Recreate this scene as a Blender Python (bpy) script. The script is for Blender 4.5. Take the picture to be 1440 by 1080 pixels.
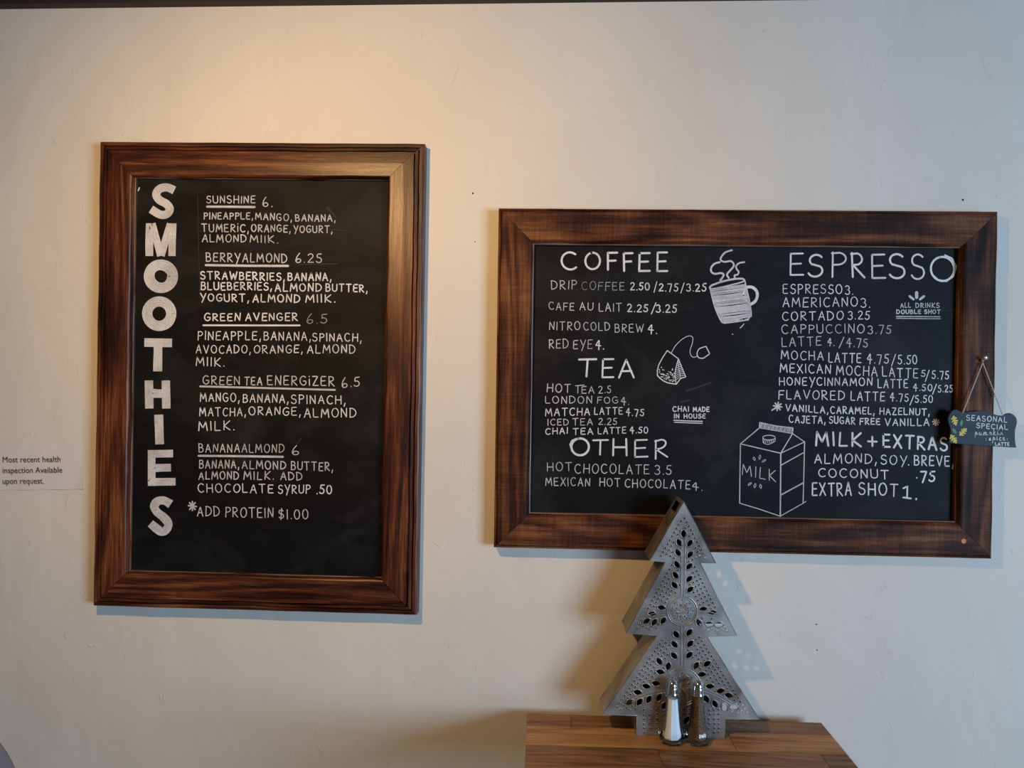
import bpy, bmesh, math, random
import numpy as np
from mathutils import Vector, Matrix
for o in list(bpy.data.objects): bpy.data.objects.remove(o, do_unlink=True)
random.seed(7)
SC = bpy.context.scene
C = SC.collection
# ------------------------------------------------------------------ camera
F, D, CZ = 1090.0, 1.5, 1.383
YAW, PITCH, ROLL = 0.03653709, -0.00549571, 0.01623235
def _axes():
    cy, sy = math.cos(YAW), math.sin(YAW); cp, sp = math.cos(PITCH), math.sin(PITCH); cr, sr = math.cos(ROLL), math.sin(ROLL)
    r = Vector((cy, sy, 0)); fw = Vector((-sy, cy, 0)); u = Vector((0, 0, 1))
    fw2 = fw*cp + u*sp; u2 = u*cp - fw*sp
    return r*cr + u2*sr, u2*cr - r*sr, fw2
AR, AU, AW = _axes()
cam = bpy.data.objects.new('camera', bpy.data.cameras.new('camera')); C.objects.link(cam)
cam.matrix_world = Matrix(((AR.x, AU.x, -AW.x, 0), (AR.y, AU.y, -AW.y, -D), (AR.z, AU.z, -AW.z, CZ), (0, 0, 0, 1)))
cam.data.sensor_width = 36; cam.data.lens = F/1440*36; cam.data.clip_start = .02
SC.camera = cam
# ------------------------------------------------------------------ light
SC.view_settings.view_transform = 'Standard'; SC.view_settings.look = 'None'
SC.view_settings.gamma = 1; SC.view_settings.use_curve_mapping = False
SC.view_settings.exposure = 0.0
W = bpy.data.worlds.new('room_air'); SC.world = W; W.use_nodes = True
W.node_tree.nodes['Background'].inputs[0].default_value = (.66, .68, .74, 1)
W.node_tree.nodes['Background'].inputs[1].default_value = .08
def lamp(name, typ, loc, target, power, color, **kw):
    l = bpy.data.lights.new(name, typ); l.energy = power; l.color = color
    for k, v in kw.items(): setattr(l, k, v)
    o = bpy.data.objects.new(name, l); C.objects.link(o); o.location = loc
    o.rotation_euler = (Vector(target)-Vector(loc)).to_track_quat('-Z', 'Y').to_euler()
    return o
# the shaded pendant bulb up to the left, and the daylight of the shop window on the right
lamp('pendant_bulb', 'SPOT', (-.50, -1.03, CZ+.55), (-.32, 0, CZ-.02), 42, (1, .61, .25), spot_size=math.radians(132), spot_blend=1.0, shadow_soft_size=.022)
lamp('window_daylight', 'AREA', (3.0, -3.1, 1.18), (.2, 0, CZ-.2), 154, (.46, .66, .94), shape='RECTANGLE', size=1.5, size_y=1.2)

def bp(px, py, depth):            # the point that the photograph shows at a pixel, at a distance from the lens along the wall's normal
    d = AR*((px-720)/F) - AU*((py-540)/F) + AW
    d = d*(depth/d.y)
    return Vector((d.x, -D+d.y, CZ+d.z))
def bpz(px, py, z):
    d = AR*((px-720)/F) - AU*((py-540)/F) + AW
    d = d*((z-CZ)/d.z)
    return Vector((d.x, -D+d.y, z))
# ------------------------------------------------------------------ materials
def nodes(name):
    m = bpy.data.materials.new(name); m.use_nodes = True
    nt = m.node_tree; b = nt.nodes['Principled BSDF']
    return m, nt, b
def N(nt, t, **kw):
    n = nt.nodes.new(t)
    for k, v in kw.items():
        if k.startswith('i_'): n.inputs[k[2:].replace('_', ' ')].default_value = v
        else: setattr(n, k, v)
    return n
def plain(name, col, rough=.5, metal=0, **kw):
    m, nt, b = nodes(name)
    b.inputs['Base Color'].default_value = (*col, 1); b.inputs['Roughness'].default_value = rough; b.inputs['Metallic'].default_value = metal
    for k, v in kw.items(): b.inputs[k].default_value = v
    # a little surface life: noise on roughness
    n = N(nt, 'ShaderNodeTexNoise', i_Scale=60.0); tc = N(nt, 'ShaderNodeTexCoord'); nt.links.new(tc.outputs['Object'], n.inputs['Vector'])
    mr = N(nt, 'ShaderNodeMapRange'); mr.inputs['To Min'].default_value = max(0, rough-.06); mr.inputs['To Max'].default_value = min(1, rough+.08)
    nt.links.new(n.outputs[0], mr.inputs['Value']); nt.links.new(mr.outputs[0], b.inputs['Roughness'])
    return m
def ramp(nt, stops):
    r = N(nt, 'ShaderNodeValToRGB'); e = r.color_ramp.elements
    while len(e) < len(stops): e.new(.5)
    for i, (p, c) in enumerate(stops): e[i].position = p; e[i].color = (*c, 1)
    return r
def wood(name, stops, rough=.38, stretch=(1.2, 26, 26), ring=(1.0, 9, 9), sawn=0.0, bump=.35, spec=.5, blotch=None, axis='x'):
    m, nt, b = nodes(name); L = nt.links.new
    tc = N(nt, 'ShaderNodeTexCoord'); oi = N(nt, 'ShaderNodeObjectInfo')
    add = N(nt, 'ShaderNodeVectorMath', operation='ADD'); sc = N(nt, 'ShaderNodeVectorMath', operation='SCALE'); sc.inputs['Scale'].default_value = 17.0
    comb = N(nt, 'ShaderNodeCombineXYZ')
    for k in range(3): L(oi.outputs['Random'], comb.inputs[k])
    L(comb.outputs[0], sc.inputs[0]); L(tc.outputs['Object'], add.inputs[0]); L(sc.outputs[0], add.inputs[1])
    mp = N(nt, 'ShaderNodeMapping'); mp.inputs['Scale'].default_value = stretch; L(add.outputs[0], mp.inputs[0])
    n1 = N(nt, 'ShaderNodeTexNoise', i_Scale=6.0, i_Detail=9.0, i_Roughness=.68, i_Distortion=.25); L(mp.outputs[0], n1.inputs['Vector'])
    mp2 = N(nt, 'ShaderNodeMapping'); mp2.inputs['Scale'].default_value = ring; L(add.outputs[0], mp2.inputs[0])
    n2 = N(nt, 'ShaderNodeTexNoise', i_Scale=2.2, i_Detail=1.5, i_Roughness=.4, i_Distortion=.3); L(mp2.outputs[0], n2.inputs['Vector'])
    mul = N(nt, 'ShaderNodeMath', operation='MULTIPLY'); mul.inputs[1].default_value = 46.0; L(n2.outputs[0], mul.inputs[0])
    sn = N(nt, 'ShaderNodeMath', operation='SINE'); L(mul.outputs[0], sn.inputs[0])          # cathedral growth rings
    mr = N(nt, 'ShaderNodeMapRange', i_From_Min=-1.0, i_From_Max=1.0, i_To_Min=0.0, i_To_Max=1.0); L(sn.outputs[0], mr.inputs['Value'])
    mx = N(nt, 'ShaderNodeMix', data_type='FLOAT'); mx.inputs[0].default_value = .20; L(n1.outputs[0], mx.inputs[2]); L(mr.outputs[0], mx.inputs[3])
    val = mx.outputs[0]
    mpf = N(nt, 'ShaderNodeMapping'); mpf.inputs['Scale'].default_value = (4, 150, 150); L(add.outputs[0], mpf.inputs[0]); nf = N(nt, 'ShaderNodeTexNoise', i_Scale=5.0, i_Detail=4.0, i_Roughness=.7); L(mpf.outputs[0], nf.inputs['Vector'])
    mxf = N(nt, 'ShaderNodeMix', data_type='FLOAT'); mxf.inputs[0].default_value = .3; L(val, mxf.inputs[2]); L(nf.outputs[0], mxf.inputs[3]); val = mxf.outputs[0]
    n3 = N(nt, 'ShaderNodeTexNoise', i_Scale=7.0 if sawn else 3.0, i_Detail=3.0); L(add.outputs[0], n3.inputs['Vector'])
    mx2 = N(nt, 'ShaderNodeMix', data_type='FLOAT'); mx2.inputs[0].default_value = .38 if sawn else .25; L(val, mx2.inputs[2]); L(n3.outputs[0], mx2.inputs[3]); val = mx2.outputs[0]
    if sawn:      # cross-cut saw marks
        mp3 = N(nt, 'ShaderNodeMapping'); mp3.inputs['Scale'].default_value = (60, 3, 3); L(add.outputs[0], mp3.inputs[0])
        n4 = N(nt, 'ShaderNodeTexNoise', i_Scale=6.0, i_Detail=2.0); L(mp3.outputs[0], n4.inputs['Vector'])
        mx3 = N(nt, 'ShaderNodeMix', data_type='FLOAT'); mx3.inputs[0].default_value = sawn; L(val, mx3.inputs[2]); L(n4.outputs[0], mx3.inputs[3]); val = mx3.outputs[0]
    cr = ramp(nt, stops); L(val, cr.inputs[0]); col = cr.outputs[0]
    # knots
    vo = N(nt, 'ShaderNodeTexVoronoi', i_Scale=7.0); mpk = N(nt, 'ShaderNodeMapping'); mpk.inputs['Scale'].default_value = (.9, 1.6, 1.6); L(add.outputs[0], mpk.inputs[0]); L(mpk.outputs[0], vo.inputs['Vector'])
    kr = N(nt, 'ShaderNodeMapRange', i_From_Min=.03, i_From_Max=.10, i_To_Min=.35, i_To_Max=1.0); L(vo.outputs['Distance'], kr.inputs['Value'])
    km = N(nt, 'ShaderNodeMix', data_type='RGBA', blend_type='MULTIPLY'); km.inputs[0].default_value = 1; L(col, km.inputs[6]); L(kr.outputs[0], km.inputs[7]); col = km.outputs[2]
    L(col, b.inputs['Base Color'])
    b.inputs['Specular IOR Level'].default_value = spec
    rr = N(nt, 'ShaderNodeMapRange'); rr.inputs['To Min'].default_value = rough+.12; rr.inputs['To Max'].default_value = rough-.06; L(val, rr.inputs['Value']); L(rr.outputs[0], b.inputs['Roughness'])
    bu = N(nt, 'ShaderNodeBump'); bu.inputs['Strength'].default_value = bump; bu.inputs['Distance'].default_value = .0015; L(val, bu.inputs['Height']); L(bu.outputs[0], b.inputs['Normal'])
    return m
M = {}
M['wood_left'] = wood('varnished_pine', [(.36, (.006, .0015, .0007)), (.45, (.030, .0070, .0026)), (.53, (.085, .0225, .0075)), (.64, (.23, .080, .027))], rough=.33, stretch=(1.6, 34, 34), ring=(.5, 7, 7), spec=.42)
M['wood_right'] = wood('rough_sawn_stain', [(.37, (.006, .002, .001)), (.45, (.034, .0098, .004)), (.53, (.105, .034, .0115)), (.64, (.25, .10, .037))], rough=.55, stretch=(1.1, 24, 24), ring=(.8, 6, 6), sawn=.10, spec=.15)
M['oak'] = wood('oiled_oak', [(.34, (.11, .042, .014)), (.44, (.31, .145, .048)), (.55, (.46, .235, .085)), (.68, (.60, .35, .15))], rough=.45, stretch=(1.8, 34, 34), ring=(.7, 8, 8), spec=.3)
M['oak_dark'] = wood('oiled_oak_dark', [(.34, (.06, .026, .011)), (.44, (.17, .08, .030)), (.55, (.28, .14, .056)), (.68, (.40, .23, .105))], rough=.45, stretch=(1.8, 34, 34), ring=(.7, 8, 8), spec=.3)
M['beam'] = wood('dark_beam', [(.3, (.010, .006, .004)), (.6, (.03, .018, .012)), (.9, (.05, .03, .02))], rough=.6)

def wall_mat():
    m, nt, b = nodes('cream_plaster'); L = nt.links.new
    tc = N(nt, 'ShaderNodeTexCoord')
    n1 = N(nt, 'ShaderNodeTexNoise', i_Scale=2.2, i_Detail=4.0); L(tc.outputs['Object'], n1.inputs['Vector'])
    cr = ramp(nt, [(.3, (.64, .585, .49)), (.7, (.71, .655, .555))]); L(n1.outputs[0], cr.inputs[0]); L(cr.outputs[0], b.inputs['Base Color'])
    b.inputs['Roughness'].default_value = .62; b.inputs['Specular IOR Level'].default_value = .25
    mp = N(nt, 'ShaderNodeMapping'); mp.inputs['Scale'].default_value = (1, 1, .55); L(tc.outputs['Object'], mp.inputs[0])
    big = N(nt, 'ShaderNodeTexNoise', i_Scale=5.0, i_Detail=3.0, i_Distortion=.6); L(mp.outputs[0], big.inputs['Vector'])
    sm = N(nt, 'ShaderNodeTexNoise', i_Scale=42.0, i_Detail=4.0, i_Roughness=.6, i_Distortion=1.2); L(mp.outputs[0], sm.inputs['Vector'])
    tr = N(nt, 'ShaderNodeMapRange', i_From_Min=.66, i_From_Max=.80); L(sm.outputs[0], tr.inputs['Value'])       # scattered plaster blobs
    fine = N(nt, 'ShaderNodeTexNoise', i_Scale=160.0, i_Detail=2.0); L(tc.outputs['Object'], fine.inputs['Vector'])
    a = N(nt, 'ShaderNodeMath', operation='MULTIPLY_ADD'); a.inputs[1].default_value = 6.0; L(big.outputs[0], a.inputs[0]); L(tr.outputs[0], a.inputs[2])
    c = N(nt, 'ShaderNodeMath', operation='MULTIPLY_ADD'); c.inputs[1].default_value = .18; L(fine.outputs[0], c.inputs[0]); L(a.outputs[0], c.inputs[2])
    bu = N(nt, 'ShaderNodeBump'); bu.inputs['Strength'].default_value = .55; bu.inputs['Distance'].default_value = .0018; L(c.outputs[0], bu.inputs['Height']); L(bu.outputs[0], b.inputs['Normal'])
    return m
M['wall'] = wall_mat()
def slate_mat(name, c0, c1, rough):
    m, nt, b = nodes(name); L = nt.links.new
    tc = N(nt, 'ShaderNodeTexCoord'); mp = N(nt, 'ShaderNodeMapping'); mp.inputs['Scale'].default_value = (1, 1, 1.6); L(tc.outputs['Object'], mp.inputs[0])
    n = N(nt, 'ShaderNodeTexNoise', i_Scale=5.5, i_Detail=6.0, i_Roughness=.55, i_Distortion=1.0); L(mp.outputs[0], n.inputs['Vector'])
    cr = ramp(nt, [(.45, c0), (.85, c1)]); L(n.outputs[0], cr.inputs[0]); L(cr.outputs[0], b.inputs['Base Color'])
    b.inputs['Roughness'].default_value = rough; b.inputs['Specular IOR Level'].default_value = .15
    return m
M['slate'] = slate_mat('chalkboard_black', (.0040, .0039, .0038), (.022, .0218, .0215), .6)
M['slate_blue'] = slate_mat('painted_slate_sign', (.020, .036, .050), (.03, .048, .062), .5)
def chalk_mat(name, a, cov):
    m, nt, b = nodes(name); L = nt.links.new
    tc = N(nt, 'ShaderNodeTexCoord'); n = N(nt, 'ShaderNodeTexNoise', i_Scale=340.0, i_Detail=3.0, i_Roughness=.7); L(tc.outputs['Object'], n.inputs['Vector'])
    n2 = N(nt, 'ShaderNodeTexNoise', i_Scale=28.0, i_Detail=1.0); L(tc.outputs['Object'], n2.inputs['Vector'])
    ad = N(nt, 'ShaderNodeMath', operation='ADD'); L(n.outputs[0], ad.inputs[0]); L(n2.outputs[0], ad.inputs[1])
    d = a*cov
    cr = ramp(nt, [(.40, (d, d, d*.98)), (.58, (a, a, a*.98))]); mh = N(nt, 'ShaderNodeMath', operation='MULTIPLY'); mh.inputs[1].default_value = .5
    L(ad.outputs[0], mh.inputs[0]); L(mh.outputs[0], cr.inputs[0]); L(cr.outputs[0], b.inputs['Base Color'])
    b.inputs['Roughness'].default_value = .9; b.inputs['Specular IOR Level'].default_value = .1
    return m
M['c3'] = chalk_mat('chalk_dense', .72, .8)
M['c2'] = chalk_mat('chalk_medium', .58, .68)
M['cs'] = chalk_mat('chalk_streak', .62, .7)
M['c1'] = chalk_mat('chalk_thin', .34, .5)
M['ctan'] = plain('chalk_tan', (.55, .46, .33), .9)
M['smudge'] = plain('chalk_smudge', (.020, .020, .019), .8)
M['yellow'] = plain('paint_yellow', (.62, .52, .12), .8)
M['green'] = plain('paint_green', (.13, .25, .12), .8)
M['ink'] = plain('printer_ink', (.05, .045, .045), .7)
M['lip'] = wood('pale_lip', [(.3, (.05, .03, .02)), (.5, (.13, .09, .065)), (.7, (.22, .17, .13))], rough=.4)  # greyish brown, paler than the frame wood
M['paper'] = plain('white_paper', (.67, .62, .59), .7)
M['grey_fabric'] = plain('grey_upholstery', (.16, .16, .19), .85)
M['black_metal'] = plain('black_metal', (.02, .02, .02), .4, .6)
M['chrome'] = plain('chrome', (.75, .75, .76), .12, 1)
M['salt'] = plain('salt', (.86, .85, .84), .8)
M['copper'] = plain('copper_screw', (.55, .24, .10), .55, .1)
M['pin'] = plain('pearl_pin', (.6, .55, .52), .2, .5)
M['floor'] = plain('brown_floor', (.10, .07, .05), .5)
M['dark'] = plain('hole_dark', (.02, .018, .016), .9)
def metal_mat():
    m, nt, b = nodes('galvanised_tin'); L = nt.links.new
    tc = N(nt, 'ShaderNodeTexCoord'); n = N(nt, 'ShaderNodeTexNoise', i_Scale=14.0, i_Detail=5.0, i_Distortion=.8); L(tc.outputs['Object'], n.inputs['Vector'])
    cr = ramp(nt, [(.3, (.21, .208, .19)), (.7, (.47, .47, .44))]); L(n.outputs[0], cr.inputs[0]); L(cr.outputs[0], b.inputs['Base Color'])
    b.inputs['Metallic'].default_value = .75
    mr = N(nt, 'ShaderNodeMapRange'); mr.inputs['To Min'].default_value = .30; mr.inputs['To Max'].default_value = .50; L(n.outputs[0], mr.inputs['Value']); L(mr.outputs[0], b.inputs['Roughness'])
    n2 = N(nt, 'ShaderNodeTexNoise', i_Scale=40.0, i_Detail=2.0); L(tc.outputs['Object'], n2.inputs['Vector'])
    bu = N(nt, 'ShaderNodeBump'); bu.inputs['Strength'].default_value = .25; bu.inputs['Distance'].default_value = .001; L(n2.outputs[0], bu.inputs['Height']); L(bu.outputs[0], b.inputs['Normal'])
    return m
M['tin'] = metal_mat()
def pepper_mat():
    m, nt, b = nodes('ground_pepper'); L = nt.links.new
    tc = N(nt, 'ShaderNodeTexCoord'); v = N(nt, 'ShaderNodeTexVoronoi', i_Scale=900.0); L(tc.outputs['Object'], v.inputs['Vector'])
    cr = ramp(nt, [(0, (.02, .010, .005)), (.45, (.10, .045, .018)), (.8, (.20, .105, .045)), (1, (.5, .36, .2))]); L(v.outputs['Color'], cr.inputs[0]); L(cr.outputs[0], b.inputs['Base Color']); b.inputs['Roughness'].default_value = .8
    return m
M['pepper'] = pepper_mat()
def glass_mat(name, thin):
    m, nt, b = nodes(name); L = nt.links.new; out = nt.nodes['Material Output']
    if thin:
        nt.nodes.remove(b)
        t = N(nt, 'ShaderNodeBsdfTransparent'); t.inputs[0].default_value = (.93, .97, .95, 1)
        g = N(nt, 'ShaderNodeBsdfGlossy'); g.inputs['Roughness'].default_value = .04
        fr = N(nt, 'ShaderNodeLayerWeight'); fr.inputs['Blend'].default_value = .28
        mx = N(nt, 'ShaderNodeMixShader'); L(fr.outputs['Fresnel'], mx.inputs[0]); L(t.outputs[0], mx.inputs[1]); L(g.outputs[0], mx.inputs[2]); L(mx.outputs[0], out.inputs[0])
    else:
        b.inputs['Base Color'].default_value = (.9, .96, .93, 1); b.inputs['Roughness'].default_value = .03; b.inputs['Transmission Weight'].default_value = 1; b.inputs['IOR'].default_value = 1.5
    return m
M['glass'] = glass_mat('clear_glass', True); M['glass_base'] = glass_mat('thick_glass', False)
# ------------------------------------------------------------------ mesh helpers
def obj(name, verts, faces, mat, parent=None, smooth=False, label=None):
    me = bpy.data.meshes.new(name); me.from_pydata([tuple(v) for v in verts], [], faces); me.update()
    me.materials.append(mat)
    if smooth: me.polygons.foreach_set('use_smooth', [True]*len(me.polygons))
    o = bpy.data.objects.new(name, me); C.objects.link(o)
    if parent: o.parent = parent
    if label: o['label'] = label
    return o
def fix(o, bevel=0, seg=2, smooth=False):
    bm = bmesh.new(); bm.from_mesh(o.data); bmesh.ops.remove_doubles(bm, verts=bm.verts, dist=1e-6)
    bmesh.ops.recalc_face_normals(bm, faces=bm.faces)
    if bevel: bmesh.ops.bevel(bm, geom=[e for e in bm.edges if len(e.link_faces) == 2 and e.calc_face_angle(0) > .5], offset=bevel, segments=seg, affect='EDGES', profile=.6)
    bm.to_mesh(o.data); bm.free()
    if smooth: o.data.polygons.foreach_set('use_smooth', [True]*len(o.data.polygons))
    return o
def thing(name, loc, label, cat, group=None):
    o = bpy.data.objects.new(name, None); C.objects.link(o); o.location = loc; o.empty_display_size = .05
    o['label'] = label; o['category'] = cat
    if group: o['group'] = group
    return o
def box(name, c, s, mat, parent=None, bevel=0, label=None):
    x, y, z = (q/2 for q in s)
    v = [(a*x+c[0], b*y+c[1], d*z+c[2]) for a in (-1, 1) for b in (-1, 1) for d in (-1, 1)]
    f = [(0, 1, 3, 2), (4, 6, 7, 5), (0, 4, 5, 1), (2, 3, 7, 6), (0, 2, 6, 4), (1, 5, 7, 3)]
    return fix(obj(name, v, f, mat, parent, label=label), bevel)
def lathe(prof, n, rot=0, flute=None):
    v, f = [], []
    for i, (r, z) in enumerate(prof):
        for k in range(n):
            a = 2*math.pi*k/n + rot; rr = r if not flute else r*flute(i, a)
            v.append((rr*math.cos(a), rr*math.sin(a), z))
    for i in range(len(prof)-1):
        for k in range(n): a, b = i*n+k, i*n+(k+1) % n; f.append((a, b, b+n, a+n))
    f.append(tuple(range(n-1, -1, -1))); f.append(tuple((len(prof)-1)*n+k for k in range(n)))
    return v, f
def tube_geo(pts, r, n=6, closed=False):
    pts = [Vector(p) for p in pts]; m = len(pts); v, f = [], []; up = Vector((0, 1, 0))
    for i, p in enumerate(pts):
        a = pts[(i-1) % m] if (closed or i > 0) else p; b = pts[(i+1) % m] if (closed or i < m-1) else p
        t = (b-a).normalized(); s = t.cross(up)
        if s.length < 1e-4: s = t.cross(Vector((1, 0, 0)))
        s.normalize(); w = s.cross(t)
        rr = r[i] if isinstance(r, (list, tuple)) else r
        for k in range(n):
            q = 2*math.pi*k/n; v.append(p + s*rr*math.cos(q) + w*rr*math.sin(q))
    for i in range(m if closed else m-1):
        j = (i+1) % m
        for k in range(n): f.append((i*n+k, i*n+(k+1) % n, j*n+(k+1) % n, j*n+k))
    return v, f
class Geo:
    def __init__(s): s.v, s.f = [], []
    def add(s, vf):
        n = len(s.v); s.v += list(vf[0]); s.f += [tuple(i+n for i in q) for q in vf[1]]
    def build(s, name, mat, parent=None, smooth=False, label=None): return obj(name, s.v, s.f, mat, parent, smooth, label)
def catmull(P, n=6, closed=False):
    P = [tuple(map(float, p)) for p in P]; out = []; m = len(P)
    if m < 3: return P
    for i in range(m if closed else m-1):
        g = lambda k: P[k % m] if closed else P[max(0, min(m-1, k))]
        a, b, c, d = g(i-1), g(i), g(i+1), g(i+2)
        for k in range(n):
            t = k/n
            out.append(tuple(.5*(2*b[q]+(c[q]-a[q])*t+(2*a[q]-5*b[q]+4*c[q]-d[q])*t*t+(3*b[q]-a[q]-3*c[q]+d[q])*t**3) for q in range(len(b))))
    if not closed: out.append(P[-1])
    return out
def plate(name, outer, holes, place, thick, mat, parent, label=None):
    """sheet of metal with punched holes; place(u, v) -> parent-space point is done through matrix"""
    cu = bpy.data.curves.new(name, 'CURVE'); cu.dimensions = '2D'; cu.fill_mode = 'BOTH'; cu.extrude = thick/2
    for pl in [outer]+holes:
        s = cu.splines.new('POLY'); s.points.add(len(pl)-1)
        for i, p in enumerate(pl): s.points[i].co = (p[0], p[1], 0, 1)
        s.use_cyclic_u = True
    t = bpy.data.objects.new(name+'_outline', cu); C.objects.link(t)
    dg = bpy.context.evaluated_depsgraph_get(); me = bpy.data.meshes.new_from_object(t.evaluated_get(dg)); bpy.data.objects.remove(t); bpy.data.curves.remove(cu)
    me.transform(place); me.materials.clear(); me.materials.append(mat); me.name = name
    o = bpy.data.objects.new(name, me); C.objects.link(o); o.parent = parent
    if label: o['label'] = label
    return o
# ------------------------------------------------------------------ setting
wall = box('wall_back', (0, .06, 1.3), (5.2, .12, 2.8), M['wall']); wall['kind'] = 'structure'
for px, py, r in ((665, 272, .0016), (1354, 281, .0018), (1148, 878, .0012), (1149, 914, .0011), (668, 340, .0009)):
    p = bp(px, py, D); v, f = lathe([(r, 0), (r*1.1, .0004), (r*.5, .0008)], 10)
    h = obj('nail_hole', [(p.x+a, -c, p.z+b) for a, b, c in v], f, M['dark'], wall)
fl = box('floor', (0, -1.6, -.05), (5.2, 3.3, .1), M['floor']); fl['kind'] = 'structure'
a, b = bp(0, 6, D-.02), bp(520, 0, D-.02); sl = (b.z-a.z)/(b.x-a.x)
tb = box('trim_1', (0, 0, 0), (3.6, .02, .12), M['beam']); tb['kind'] = 'structure'
tb.rotation_euler = (0, -math.atan(sl), 0); tb.location = (0, -.0101, a.z - sl*a.x + .06)
# ------------------------------------------------------------------ framed chalkboards
PH = .0185
def menu_board(cx, cz, w, h, t, prof, inner, mat, label):
    root = thing('menu_board', (cx, 0, CZ+cz), label, 'chalkboard'); root.rotation_euler = (0, -t, 0)
    rr = random.Random(int(w*1000))
    for side in range(4):          # top, right, bottom, left; local x runs along the member
        horiz = side in (0, 2); ln = w if horiz else h; ot = h if horiz else w
        n = 28; verts, faces = [], []; K = len(prof)
        ph = [rr.uniform(0, 6) for _ in range(4)]
        for i in range(n+1):
            q = i/n
            for (u, hh) in prof:
                x = -ln/2+u + q*(ln-2*u); x += .0004 if q == 0 else -.0004 if q == 1 else 0
                wob = (math.sin(x*23+ph[0])+math.sin(x*51+ph[1]))*.00035 if 0 < i < n and u > 0 else 0
                hh = hh*1.23 if hh > .001 else hh
                verts.append((x, -hh, ot/2-u + wob))
        for i in range(n):
            for k in range(K-1): faces.append((i*K+k, i*K+k+1, (i+1)*K+k+1, (i+1)*K+k))
        nm = 'frame_rail' if horiz else 'frame_stile'
        o = obj(nm, verts, faces, mat, root); fix(o)
        o.rotation_euler = (0, side*math.pi/2, 0)
    for side in range(4):
        horiz = side in (0, 2); ln = w if horiz else h; ot = h if horiz else w; u0, u1 = inner-.0035, inner+.0012; hb = prof[-2][1]*1.23
        vs = [(-ln/2+u0, -hb-.0012, ot/2-u0), (ln/2-u0, -hb-.0012, ot/2-u0), (ln/2-u1, -hb+.0012, ot/2-u1), (-ln/2+u1, -hb+.0012, ot/2-u1), (-ln/2+u1, -PH+.001, ot/2-u1), (ln/2-u1, -PH+.001, ot/2-u1), (-ln/2+u0, -hb+.004, ot/2-u0), (ln/2-u0, -hb+.004, ot/2-u0)]
        o = obj('inner_lip', vs, [(0, 1, 2, 3), (3, 2, 5, 4), (6, 7, 1, 0)], M['lip'] if side != 1 else mat, root, label='paler inner edge' if side != 1 else None)
        o.rotation_euler = (0, side*math.pi/2, 0)
    box('chalkboard_panel', (0, -PH/2-.0005, 0), (w-2*inner+.01, PH-.001, h-2*inner+.01), M['slate'], root)
    box('dark_backing', (0, -.006, 0), (w-.012, .010, h-.012), M['dark'], root)  # dark sheet added behind so no light leaks through the mitre gaps
    return root
profL = [(0, .0005), (0, .019), (.0014, .0222), (.004, .0236), (.0088, .0240), (.0095, .0195), (.0107, .0195), (.0116, .0250), (.0165, .0258), (.0173, .0212), (.0187, .0212), (.0196, .0270), (.040, .0282), (.064, .0275), (.0665, .0262), (.0695, .0200), (.0700, .0110)]
profR = [(0, .0005), (0, .021), (.001, .0232), (.0040, .0240), (.0050, .0225), (.0062, .0262), (.0085, .0280), (.058, .0282), (.0615, .0275), (.0665, .0225), (.0672, .0110)]
boardL = menu_board(-.54437207, -.00254545, .63256186, .90156585, -.00144697, profL, .069, M['wood_left'], 'tall framed chalkboard menu headed by the vertical word SMOOTHIES')
boardR = menu_board(.37962636, .00340625, .92738635, .64544364, .00144697, profR, .067, M['wood_right'], 'wide framed chalkboard menu listing coffee, tea, espresso and milk extras')
bpy.context.view_layer.update()
p = bp(1355, 761, D-.0352); q = boardR.matrix_world.inverted() @ p
v, f = lathe([(.0045, 0), (.0045, .0012), (.0030, .0016), (.0012, .0010)], 16)
obj('screw_head', [(q.x+a, q.y-c+.0008, q.z+b) for a, b, c in v], f, M['copper'], boardR, label='copper coloured screw head in the lower right corner')
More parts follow.
